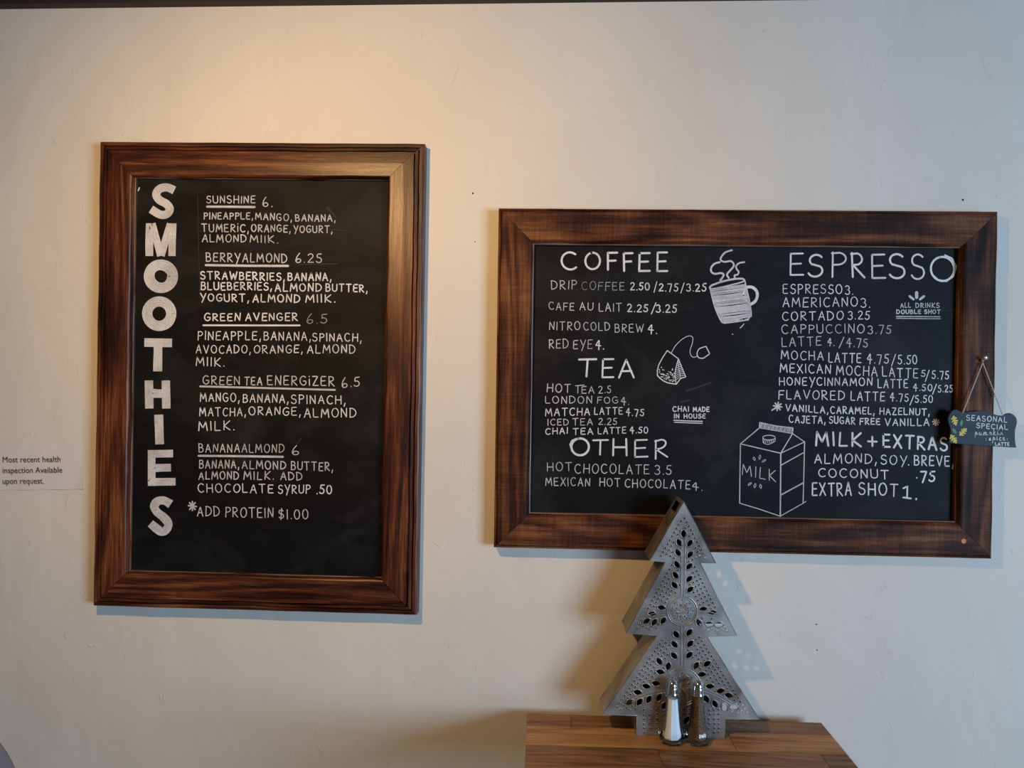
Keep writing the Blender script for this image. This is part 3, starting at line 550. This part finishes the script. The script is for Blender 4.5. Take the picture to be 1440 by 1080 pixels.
# drawings
def draw(name, tone, lab, reg, strokes, polys=()):
    ox, oy, s = reg; ch = Chalk(boardR, DT)
    for P in polys: ch.poly([(ox+x/s, oy+y/s) for x, y in P])
    for P, w in strokes: ch.stroke([(ox+x/s, oy+y/s) for x, y in P], w/s)
    return ch.done(name, M[tone], lab)
sm = lambda P, n=5: catmull(P, n)
st = [(sm([(975, 265), (925, 280), (892, 320), (895, 360), (930, 378), (985, 370), (1012, 385), (1000, 415), (980, 440), (998, 452)]), 18),
      (sm([(1093, 150), (1030, 170), (990, 215), (985, 245), (1020, 262), (1080, 255), (1108, 280), (1105, 310), (1070, 350), (1045, 385), (1062, 418)]), 17),
      (sm([(1212, 265), (1160, 275), (1132, 305), (1140, 335), (1158, 360), (1145, 385), (1118, 392), (1120, 415)]), 16),
      (sm([(878, 512), (900, 488), (1000, 452), (1100, 430), (1185, 424), (1212, 436)]), 18), (sm([(878, 512), (900, 522), (1000, 505), (1110, 478), (1195, 455), (1212, 436)]), 14),
      (sm([(880, 515), (905, 620), (935, 720), (985, 828), (1020, 850), (1120, 838), (1258, 795), (1278, 768), (1262, 640), (1238, 540), (1216, 440)]), 12)]
def xl(y): return np.interp(y, [515, 620, 720, 828, 850], [882, 908, 938, 988, 1020])
def xr(y): return np.interp(y, [440, 540, 640, 768, 800, 850], [1214, 1236, 1260, 1276, 1250, 1060])
y = 528
rr = random.Random(3)
while y < 862:
    x0 = xl(min(y, 850)); x1 = xr(y-40 if y < 700 else y-30-(y-700)*.2); tilt = 46 - (y-528)*.04
    st.append((sm([(x0, y), ((x0+x1)/2, y-tilt*.45+rr.uniform(-4, 4)), (x1-6, y-tilt)]), rr.uniform(9, 15))); y += 13.5
st += [([(1170, 900), (1188, 885), (1207, 862)], 11), ([(1096, 958), (1100, 962)], 10)]
draw('mug_drawing', 'c2', 'chalk drawing of a tilted steaming mug', RH, st)
draw('mug_handle_drawing', 'c3', None, RH, [(sm([(1222, 520), (1240, 506), (1290, 508), (1330, 545), (1336, 595), (1318, 640), (1285, 665), (1268, 672)]), 28), (sm([(1232, 640), (1206, 600), (1206, 556), (1232, 520)]), 14), (sm([(1212, 620), (1240, 640), (1262, 668)]), 16)])
tb_ = [([(348, 237), (300, 310), (262, 380), (248, 440), (248, 490)], 10), (sm([(248, 490), (290, 530), (350, 562), (440, 578)]), 11), ([(440, 578), (482, 520), (535, 503)], 10), (sm([(535, 503), (500, 420), (462, 322)]), 9), ([(348, 237), (390, 268), (462, 322)], 10),
       (sm([(460, 322), (434, 420), (426, 490), (438, 572)]), 8), ([(458, 330), (466, 430), (484, 515)], 6)]
for i in range(9): tb_.append(([(440-i*1.2, 375+i*20), (462+i*1.5, 365+i*18)], 5)); 
for i in range(8): tb_.append(([(466+i*2, 360+i*19), (478+i*6, 362+i*18)], 6))
tb_ += [(sm([(390, 260), (430, 190), (490, 130), (550, 93), (590, 92), (608, 115), (600, 170), (580, 230), (583, 275), (605, 303), (635, 302), (655, 290)]), 6), ([(740, 195), (778, 270), (715, 315)], 9), (sm([(715, 315), (668, 310), (650, 270), (672, 220), (740, 195)]), 9)]
for i in range(75):
    x = rr.uniform(262, 420); yy = 400+150*rr.random()**.6
    if yy < 560-.35*(420-x) and yy > 395: tb_.append(([(x, yy), (x+4, yy+3)], rr.uniform(6, 10)))
draw('tea_bag_drawing', 'c3', 'chalk drawing of a pyramid tea bag with string and tag', RJ, tb_)
ck = [([(90, 187), (330, 243)], 6), ([(330, 243), (329, 430), (327, 618)], 8), ([(327, 618), (200, 575), (85, 540)], 5), ([(90, 187), (87, 360), (85, 540)], 6), ([(90, 187), (203, 92)], 6), ([(203, 92), (400, 126)], 4), ([(400, 126), (330, 243)], 6), ([(400, 126), (472, 175)], 5), ([(472, 175), (330, 243)], 5), ([(472, 175), (468, 350), (463, 540)], 6), ([(480, 530), (463, 541), (327, 618)], 5), ([(332, 314), (465, 240)], 6), ([(330, 492), (463, 420)], 8),
      ([(205, 60), (300, 80), (403, 92), (400, 126)], 6), ([(205, 60), (203, 92)], 6), (ring((260, 150), 37, 14), 5), ([(223, 152), (225, 180)], 4), ([(297, 152), (296, 172)], 4), (sm([(225, 180), (255, 190), (296, 172)]), 4)]
for i in range(24): ck.append(([(214+i*8, 66+i*1.2), (208+i*8, 90+i*1.4)], 4 if i % 3 else 6))
for i in range(6): ck.append(([(232+i*11, 165), (230+i*11, 180)], 3.5))
for x, yy, dx, dy in ((172, 276, 5, 13), (205, 266, -3, 14), (230, 288, -12, 8), (146, 426, -12, 9), (176, 436, -4, 14), (210, 440, 3, 14)):
    ck.append(([(x-dx, yy-dy), (x+dy*.45, yy-dx*.3), (x+dx, yy+dy), (x-dy*.45, yy+dx*.3), (x-dx, yy-dy)], 4))
draw('milk_carton_drawing', 'c2', 'chalk drawing of a gabled milk carton lettered MILK', RN, ck)
R([('MILK', 99, 302, 372, 412, 68, 5)], 'c2', None, RN)
def smudge(board, P, w):
    ch = Chalk(board, DT+.0002); ch.stroke(P, w); ch.done('chalk_smudge', M['smudge'])
for P, w in (([(965, 550), (1000, 538)], 2.5), ([(957, 565), (970, 563)], 2.2), ([(1250, 425), (1255, 430)], 1), ([(1253, 440), (1350, 436)], .8), ([(853, 395), (855, 385)], .8), ([(776, 640), (778, 646)], 1.0), ([(877, 420), (878, 422)], 1.3)): smudge(boardR, P, w)
for P, w in (([(460, 292), (472, 305)], 3), ([(463, 323), (486, 324)], 1.6), ([(420, 372), (475, 371)], 1.5), ([(417, 625), (424, 616)], 1.2), ([(278, 275), (281, 420)], .8)): smudge(boardL, P, w)
# ------------------------------------------------------------------ paper note
nt_ = thing('paper_note', bp(40, 657, D), 'white printed paper strip about a health inspection taped left of the tall chalkboard', 'note')
inv = Matrix.Translation(-nt_.location)
g = Geo(); nx, nz = 30, 8; V = []
for j in range(nz+1):
    for i in range(nx+1):
        q = i/nx; x = -62+q*(117.5-(1.2*(j/nz)) + 62); top = 622.8; bot = 690.6 - 3*q if q > .3 else 690
        yy = top+(bot-top)*j/nz
        lift = .0007+.0009*(.5+.5*math.sin(x*.13+j*.4)) + (.0022*max(0, (q-.93)/.07)*(j/nz)) + .0008*math.exp(-((x-28)/7)**2)*(1-j/nz)
        V.append(inv @ bp(x, yy, D-lift))
Fq = [(j*(nx+1)+i, (j+1)*(nx+1)+i, (j+1)*(nx+1)+i+1, j*(nx+1)+i+1) for j in range(nz) for i in range(nx)]
sheet = obj('sheet', V, Fq, M['paper'], nt_, True)
def printed(txt, x0, x1, y):
    cu = bpy.data.curves.new('printed_line', 'FONT'); cu.body = txt; cu.size = 1; cu.resolution_u = 3
    t = bpy.data.objects.new('printed_line', cu); C.objects.link(t); dg = bpy.context.evaluated_depsgraph_get(); dg.update()
    me = bpy.data.meshes.new_from_object(t.evaluated_get(dg)); bpy.data.objects.remove(t)
    xs = [v.co.x for v in me.vertices]; a, b = min(xs), max(xs); k = (x1-x0)/(b-a)
    for v in me.vertices: v.co = inv @ bp(x0+(v.co.x-a)*k, y-v.co.y*11.6-(v.co.x-a)*k*.008, D-.0031)
    me.materials.clear(); me.materials.append(M['ink']); o = bpy.data.objects.new('printed_line', me); C.objects.link(o); o.parent = nt_; o['label'] = 'printed line reading %s' % txt
printed('Most recent health', 3.8, 85, 650.2); printed('inspection Available', 3.8, 87.5, 665.3); printed('upon request.', 3.8, 61.5, 680.4)
# ------------------------------------------------------------------ seasonal sign
RP = (1310, 480, 6.0); SD = D-.0405
sg = thing('hanging_sign', bp(1382, 604, SD), 'small blue-grey sign reading SEASONAL SPECIAL hung on twine over the wide board frame', 'sign')
bpy.context.view_layer.update()
outl = catmull([(150, 625), (175, 585), (210, 575), (240, 590), (262, 602)], 4)+catmull([(262, 602), (340, 592), (420, 585), (480, 596), (550, 622), (605, 628)], 4)[1:]+catmull([(605, 628), (650, 606), (690, 618), (718, 655), (720, 700), (706, 750), (706, 830), (716, 898)], 4)[1:]+[(560, 888), (430, 880), (300, 870), (145, 860)]+catmull([(145, 860), (158, 800), (160, 740), (146, 690), (140, 655), (150, 625)], 4)[1:-1]
iv = sg.matrix_world.inverted()
fr_ = [iv @ bp(1310+x/6, 480+y/6, SD) for x, y in outl]; n = len(fr_)
bk = [p_+Vector((0, .0045, 0)) for p_ in fr_]
o = obj('sign_panel', fr_+bk, [tuple(range(n)), tuple(range(2*n-1, n-1, -1))]+[(i, i+n, (i+1) % n+n, (i+1) % n) for i in range(n)], M['slate_blue'], sg); fix(o, .0006, 1)
def signtext(words, w, mat, lab, extra=()):
    ch = Chalk(sg, SD-.0004)
    for t, x0, x1, y0, y1, cap in words: ch.text(t, 1310+x0/6, 1310+x1/6, 480+y0/6, 480+y1/6, cap/6, w/6)
    for P, ww in extra: ch.stroke([(1310+x/6, 480+y/6) for x, y in P], ww/6)
    ch.done('sign_lettering', M[mat], lab)
signtext([('SEASONAL', 292, 640, 668, 686, 48), ('SPECIAL', 377, 645, 732, 748, 44)], 8, 'c3', 'white capitals SEASONAL SPECIAL')
signtext([('pumpkjn', 363, 605, 794, 792, 44), (';', 456, 464, 840, 840, 36), ('spjce', 482, 622, 838, 838, 44), (';', 634, 642, 838, 838, 36)], 6.5, 'c3', 'white joined-up words pumpkin spice')
signtext([('LATTE', 535, 658, 880, 882, 30)], 8, 'c3', 'small white capitals LATTE')
def leafpoly(cx, cy, L_, w_, ang, n=5):
    P = []; ca, sa = math.cos(math.radians(ang)), math.sin(math.radians(ang))
    for i in range(2*n):
        t = -1+2*(i % n)/n if i < n else 1-2*(i % n)/n
        ww = (1-t*t)*w_/2*(1 if i < n else -1)
        if i in (0,): ww = 0
        P.append((cx+(t*L_/2)*ca-ww*sa, cy+(t*L_/2)*sa+ww*ca))
    return P
for cx, cy, an, mt, lab in ((195, 668, 75, 'yellow', 'yellow painted leaf'), (265, 765, -45, 'yellow', 'yellow painted leaf'), (185, 823, 55, 'yellow', 'yellow painted leaf'), (253, 690, 95, 'green', 'green painted leaf'), (193, 758, 55, 'green', 'green painted leaf')):
    ch = Chalk(sg, SD-.0004)
    if mt == 'yellow':
        c0 = lambda k, r: (1310+(cx+k*math.cos(math.radians(an))-r*math.sin(math.radians(an)))/6, 480+(cy+k*math.sin(math.radians(an))+r*math.cos(math.radians(an)))/6)
        ch.stroke([c0(-34, 0), c0(36, 0)], 17/6)
        for k, r in ((-22, 20), (-20, -18), (0, 22), (4, -22), (20, 14), (20, -14)): ch.stroke([c0(k-8, 0), c0(k+4, r)], 12/6)
    else: ch.poly([(1310+x/6, 480+y/6) for x, y in leafpoly(cx, cy, 60, 26, an)])
    ch.done('painted_leaf', M[mt], lab)
def twine(a, b, r, mat, nm='twine'):
    gg = Geo(); d = b-a; n = max(10, int(d.length/.0012))
    for ph in (0, math.pi):
        pts = [a+d*(i/n)+Vector((math.cos(i*.9+ph), math.sin(i*.9+ph)*1.0, 0))*r*.55 for i in range(n+1)]
        gg.add(tube_geo(pts, r*.62, 5))
    return gg.build(nm, mat, sg, True)
M['twine'] = plain('jute_twine', (.60, .50, .42), .9)
pinp = bp(1380.5, 510, D-.0370)
for ex, ey in ((1353.7, 581), (1410.3, 584.5)):
    twine(iv @ (pinp+Vector((0, -.0035, 0))), iv @ bp(ex, ey, SD-.0002), .00095, M['twine'])
pn = thing('pushpin', bp(1380.5, 508, D-.0355), 'small pearly pushpin in the right stile of the wide board holding the twine', 'pushpin')
v, f = lathe([(.0006, -.003), (.0007, .002), (.0030, .0025), (.0032, .0035), (.0018, .0045), (.0015, .008), (.0030, .0095), (.0036, .0105), (.0034, .0115), (.0012, .0120)], 14)
o = obj('pin_head', [(a+.10*c, -c, b+.55*c) for a, b, c in v], f, M['pin'], pn, True)
# ------------------------------------------------------------------ table
TZ = .75; tbk = -D+1.472
pa, pb = bpz(741, 1001, TZ), bpz(1155, 1016, TZ); TX0, TX1 = pa.x, pb.x
tb0 = -.030
tab = thing('dining_table', ((TX0+TX1)/2, tb0-.31, 0), 'small wooden plank-top table against the wall holding the metal tree', 'table')
TY = tab.location.y; TXc = tab.location.x; hw = (TX1-TX0)/2
rows = [.052, .073, .062, .066, .07, .064, .07, .066, .07]
y = .31; joints = [[803], [1020], [915, 1130], [860], [1000], [800, 1100], [950], [], [1040]]
for k, rw in enumerate(rows):
    y1 = y; y0 = y-rw; y = y0
    zz = bpz(900, 1030, TZ)
    js = sorted([ (bp(j, 1020, 1.43).x-TXc) for j in joints[k]])
    xs = [-hw]+js+[hw]
    for a, b in zip(xs[:-1], xs[1:]):
        mt = M['oak'] if (k+len(xs)) % 3 and not (k == 3) else M['oak_dark']
        dz = random.uniform(-.0004, 0)
        o = box('plank', (0, 0, 0), (b-a-.0005, rw-.0006, .03), mt, tab, .0009)
        o.location = ((a+b)/2, (y0+y1)/2, TZ-.015+dz)
yy0 = y
cl = box('apron', (0, 0, TZ-.055), (2*hw-.10, .50, .045), M['oak_dark'], tab, .003)
v, f = lathe([(.20, 0), (.20, .008), (.05, .02), (.032, .04), (.032, TZ-.09), (.06, TZ-.078)], 28); obj('pedestal', v, f, M['black_metal'], tab, True)
# ------------------------------------------------------------------ pierced tin tree
TF = 1.392; TBK = TF/.951; dep = TBK-TF
tr = thing('metal_tree', (0, 0, 0), 'grey pierced tin Christmas tree standing on the wooden table', 'ornament')
base = bp(957, 1037, TF); tr.location = (base.x, base.y, TZ)
def tl(px, py): q = bp(px, py, TF); return (q.x-tr.location.x, q.z-TZ)
OUT = [(961.6, 706), (1006.5, 792), (984.5, 791.5), (1036, 894), (994, 895), (1068, 1012), (1019.5, 1011), (1019, 1040), (894.5, 1035), (896, 1006), (848, 1005), (924, 894), (881, 890.5), (935.6, 790.5), (914, 788.5)]
ol = [tl(*p) for p in OUT]; ol[7] = (ol[7][0], .0003); ol[8] = (ol[8][0], .0003)
def z1(x, y): return (830+x/5.684, 690+y/5.684)
def z2(x, y): return (830+x/5.684, 870+y/5.684)
def z3(x, y): return (870+x/8, 780+y/8)
leaves = [(z1(745, 345), 90, 12)]
for (x, y), a in [((710, 415), 62), ((700, 495), 58), ((692, 590), 58), ((680, 675), 55), ((672, 755), 50)]: leaves.append((z1(x, y), a, 11.5))
for (x, y), a in [((795, 420), -58), ((797, 510), -52), ((790, 605), -48), ((790, 705), -45), ((797, 790), -42)]: leaves.append((z1(x, y), a, 11.5))
for (x, y), a in [((480, 595), 8), ((372, 660), 12), ((312, 748), -35), ((400, 760), -55), ((500, 742), -55), ((948, 612), -12), ((1050, 652), -15), ((900, 765), 60), ((1022, 780), 15), ((1130, 785), 10)]: leaves.append((z3(x, y), a, 11.5))
for (x, y), a in [((685, 125), 55), ((672, 205), 50), ((668, 295), 48), ((790, 110), -52), ((797, 200), -48), ((790, 290), -48), ((550, 340), 55), ((622, 380), -78), ((560, 425), 12), ((525, 517), 8), ((447, 540), 14), ((378, 588), 10), ((312, 668), -35), ((393, 665), -55), ((467, 645), -65), ((550, 630), -68), ((592, 695), -65),
                  ((845, 375), -60), ((932, 360), -35), ((890, 445), -5), ((955, 540), 0), ((1040, 577), -12), ((1105, 612), 15), ((1150, 707), 12), ((1075, 705), 70), ((995, 680), 62), ((925, 640), 62), ((770, 810), -55)]: leaves.append((z2(x, y), a, 12))
MED = [((959.3, 858.9), 21), ((959.3, 966), 26.5)]
def inside(p, poly):
    c = False; n = len(poly)
    for i in range(n):
        a, b = poly[i], poly[(i+1) % n]
        if (a[1] > p[1]) != (b[1] > p[1]) and p[0] < (b[0]-a[0])*(p[1]-a[1])/(b[1]-a[1])+a[0]: c = not c
    return c
def sd(p, a, b):
    ax, ay = b[0]-a[0], b[1]-a[1]; t = max(0, min(1, ((p[0]-a[0])*ax+(p[1]-a[1])*ay)/(ax*ax+ay*ay))); return math.hypot(p[0]-a[0]-t*ax, p[1]-a[1]-t*ay)
def edist(p): return min(sd(p, OUT[i], OUT[(i+1) % len(OUT)]) for i in range(len(OUT)))
stems = [((961, 757), (960, 838)), ((960, 880), (960, 939)), ((938, 860), (908, 864)), ((981, 860), (1015, 868)), ((934, 972), (888, 985)), ((985, 968), (1030, 990))]
dots = []
def okdot(p, m=7.2, gap=5.3):
    if not inside(p, OUT) or edist(p) < m: return False
    for c_, a, l in leaves:
        ca, sa = math.cos(math.radians(a)), math.sin(math.radians(a)); dx, dy = p[0]-c_[0], p[1]-c_[1]
        if ((dx*ca+dy*sa)/(l*.5+2.8))**2+((-dx*sa+dy*ca)/(5.6))**2 < 1: return False
    for c_, r in MED:
        if math.hypot(p[0]-c_[0], p[1]-c_[1]) < r+3.4: return False
    for a, b in stems:
        if sd(p, a, b) < 4.6: return False
    return all(math.hypot(p[0]-q[0], p[1]-q[1]) > gap for q in dots)
for inset in (9.5, 15.3, 21, 26.8, 32.6):      # rows of punched dots parallel to the slanted edges
    for (a, b) in ((0, 1), (2, 3), (4, 5), (10, 11), (12, 13), (14, 0)):
        A, B = OUT[a], OUT[b]; l = math.hypot(B[0]-A[0], B[1]-A[1]); nx_, ny_ = -(B[1]-A[1])/l, (B[0]-A[0])/l
        k = 0
        while k*6.3 < l+10:
            t = (k*6.3-5)/l; p = (A[0]+(B[0]-A[0])*t+nx_*inset, A[1]+(B[1]-A[1])*t+ny_*inset)
            if okdot(p): dots.append(p)
            k += 1
for x in (905, 914.5, 924, 933.5, 962, 969, 990, 997, 1004, 1010):
    for y in (998, 1004.5, 1011, 1017.5, 1024, 1029):
        p = (x+random.uniform(-.8, .8), y+random.uniform(-.6, .6))
        if okdot(p, 5): dots.append(p)
mdots = []
for (cx, cy), r in MED:
    for k in range(8):
        for rad in (.72, .4):
            a = k*math.pi/4+(.39 if rad < .5 else 0); mdots.append((cx+math.cos(a)*r*rad, cy+math.sin(a)*r*rad))
holes = []
for c_, a, l in leaves: holes.append([tl(*p) for p in leafpoly(c_[0], c_[1], l, 6.8 if l > 11.6 else 6.4, a)])
for p in dots: holes.append([tl(p[0]+1.5*math.cos(k*math.pi/4), p[1]+1.5*math.sin(k*math.pi/4)) for k in range(8)])
for p in mdots: holes.append([tl(p[0]+.95*math.cos(k*math.pi/3), p[1]+.95*math.sin(k*math.pi/3)) for k in range(6)])
ST = Matrix(((1, 0, 0, 0), (0, 0, -1, 0), (0, 1, 0, 0), (0, 0, 0, 1)))
plate('front_plate', ol, holes, ST, .0008, M['tin'], tr)
# back plate: larger openings only
bh = [[tl(*p) for p in leafpoly(x, y, l, w_, a)] for x, y, l, w_, a in ((951, 797, 3, 3, 0), (949, 813, 3, 3, 0), (970, 795, 3.5, 3, 0), (988, 957, 7, 9, 0), (995, 966, 6, 7, 0), (1010, 1000, 9, 7, 20))]
M['tin_shaded'] = plain('tin_inside_shaded', (.055, .05, .045), .6, .5)  # darker copy of the tin, the hollow's shade put into its colour
plate('back_plate', ol, [[(x*.999, z) for x, z in h] for h in bh], Matrix.Translation((0, dep-.0008, 0)) @ ST, .0008, M['tin_shaded'], tr)
# side strips along the outline; the two by the tip are pierced
for i in (0, 2, 4, 6, 7, 8, 10, 12, 14):      # the undersides of the tiers are open
    A, B = Vector((ol[i][0], 0, ol[i][1])), Vector((ol[(i+1) % len(ol)][0], 0, ol[(i+1) % len(ol)][1])); l = (B-A).length; t = (B-A)/l
    nrm = Vector((t.z, 0, -t.x))
    mm = Matrix(((t.x, 0, nrm.x, A.x), (t.y, 1, nrm.y, A.y+.0002), (t.z, 0, nrm.z, A.z), (0, 0, 0, 1)))
    w_ = dep-.0012; hl = []
    if i == 14:
        s0, s1 = l*.80, l*.95
        hl.append([(s0, w_*.18), (s1, w_*.18), (s1, w_*.86), (s0, w_*.86)])
        cs = [l*k for k in ((.22, .27, .32, .37, .42) if i == 0 else (.78, .73, .68, .63, .58))]
        for k, c_ in enumerate(cs):
            for m_ in (.3, .55, .78): hl.append([(c_+.0026*math.cos(q*math.pi/3), w_*m_+(.004 if k % 2 else 0)+.0042*math.sin(q*math.pi/3)) for q in range(6)])
    plate('side_strip', [(0, 0), (l, 0), (l, w_), (0, w_)], hl, mm @ Matrix.Translation((0, 0, -.0004)), .0008, M['tin'], tr)
# embossed work on the front: leaf rims, vine stems, medallion rings
g = Geo()
def emb(P, r, closed=False):
    v, f = tube_geo([Vector((tl(*p)[0], -.0006, tl(*p)[1])) for p in P], r*1.28e-3, 5, closed); g.add((v, f))
for c_, a, l in leaves: emb(leafpoly(c_[0], c_[1], l+2.4, 9.2, a, 6), .95, True)
for a, b in stems[:2]:
    for s in (-2.4, 2.4): emb([(a[0]+s, a[1]), ((a[0]+b[0])/2+s, (a[1]+b[1])/2), (b[0]+s, b[1])], .8)
for a, b in stems[2:]:
    for s in (-1.8, 1.8): emb(catmull([(a[0], a[1]+s), ((a[0]+b[0])/2, (a[1]+b[1])/2-2+s), (b[0], b[1]+s)], 4), .75)
for (cx, cy), r in MED:
    for k, rad in enumerate((1.0, .88)): emb([(cx+math.cos(q*math.pi/16)*r*rad, cy+math.sin(q*math.pi/16)*r*rad) for q in range(32)], 1.1 if k == 0 else .6, True)
    for q in range(8):
        a = q*math.pi/4+.39; emb([(cx+math.cos(a+d)*r*m_, cy+math.sin(a+d)*r*m_) for d, m_ in ((0, .2), (.3, .45), (.12, .66), (-.12, .66), (-.3, .45))], .7, True)
    emb([(cx+math.cos(q*math.pi/5)*r*.13, cy+math.sin(q*math.pi/5)*r*.13) for q in range(10)], .6, True)
g.build('embossed_vine', M['tin'], tr, True)
g = Geo()
for p in dots: emb([(p[0]+1.8*math.cos(k*math.pi/3), p[1]+1.8*math.sin(k*math.pi/3)) for k in range(6)], .62, True)
o = g.build('punched_rims', M['tin'], tr, True); o['kind'] = 'stuff'
g = Geo(); emb(OUT, .45, True); g.build('rolled_edge', M['tin'], tr, True)
# ------------------------------------------------------------------ shakers
def shaker(px, py, name, label, cat, fill, rot):
    b = bpz(px, py, TZ); s = thing(name, (b.x, b.y, TZ), label, cat); s.rotation_euler = (0, 0, rot)
    H = .1
    flute = lambda i, a: 1+ (.06 if i < 4 else 0)*math.cos(8*a)
    v, f = lathe([(.0180, .0004), (.0208, .0022), (.0218, .0058)], 8, math.pi/8); obj('glass_base', v, f, M['glass_base'], s)
    pr = [(.0218, .0060), (.0212, .0105), (.0184, .0160), (.0164, .0215), (.0148, .030), (.0132, .045), (.0117, .062), (.0103, .078), (.0095, .0845)]
    v, f = lathe(pr, 8, math.pi/8); f = f[:-2]; obj('glass_body', v, f, M['glass'], s)
    top = .0775 if fill == 'salt' else .0835
    cp = [(min(r-.0016, .0158), z) for r, z in pr if z < top]
    rt = np.interp(top, [z for r, z in pr], [r for r, z in pr])-.0016; cp.append((float(rt), top))
    cp = [(.0145, .0085)]+cp[1:]
    v, f = lathe(cp, 8, math.pi/8); obj(fill, v, f, M[fill], s)
    v, f = lathe([(.0098, .0835), (.0106, .0845), (.0106, .0865), (.0096, .0872), (.0101, .0888), (.0094, .0902), (.0099, .0917), (.0092, .0930), (.0097, .0945), (.0091, .0960), (.0090, .0990), (.0082, .1035), (.0064, .1070), (.0038, .1090), (.0012, .1096)], 28)
    cpo = obj('cap', v, f, M['chrome'], s, True)
    for k in range(6):
        a = k*math.pi/3; q = Vector((math.cos(a)*.0048, math.sin(a)*.0048, .1083)); v, f = lathe([(.0006, 0), (.0006, .0004)], 6); obj('pour_hole', [Vector(w_)+q for w_ in v], f, M['dark'], cpo)
    return s
shaker(944.5, 1043.5, 'salt_shaker', 'glass salt shaker with chrome cap, full of white salt', 'salt shaker', 'salt', .15)
shaker(980.5, 1044.5, 'pepper_shaker', 'glass pepper shaker with chrome cap, full of brown ground pepper', 'pepper shaker', 'pepper', .35)
# ------------------------------------------------------------------ chair whose shoulder shows at the lower left edge
e = bp(19, 1100, 1.12); ztop = bp(-30, 1012, 1.12).z
ch_ = thing('chair', (e.x-.22, e.y-.2, 0), 'grey upholstered chair whose rounded back shows at the lower left edge', 'chair')
ex = .22; zt = ztop
P = [(ex-.015, .46)]+[(ex*math.copysign(abs(math.cos(t))**.62, math.cos(t)), zt-.16+.165*math.sin(t)**.9) for t in [math.pi*k/30 for k in range(1, 30)]]+[(-ex+.015, .46)]
fr_ = [Vector((x, .185, z)) for x, z in P]; bk = [Vector((x, .225, z)) for x, z in P]; n = len(P)
fix(obj('backrest', fr_+bk, [tuple(range(n)), tuple(range(2*n-1, n-1, -1))]+[(i, i+n, (i+1) % n+n, (i+1) % n) for i in range(n)], M['grey_fabric'], ch_), .004, 2, True)
box('seat', (0, 0, .44), (.44, .42, .07), M['grey_fabric'], ch_, .015)
for sx in (-1, 1):
    for sy in (-1, 1):
        v, f = tube_geo([(sx*.19, sy*.17, .41), (sx*.205, sy*.19, .2), (sx*.215, sy*.20, 0.001)], [.013, .012, .010], 10); obj('leg', v, f, M['black_metal'], ch_, True)
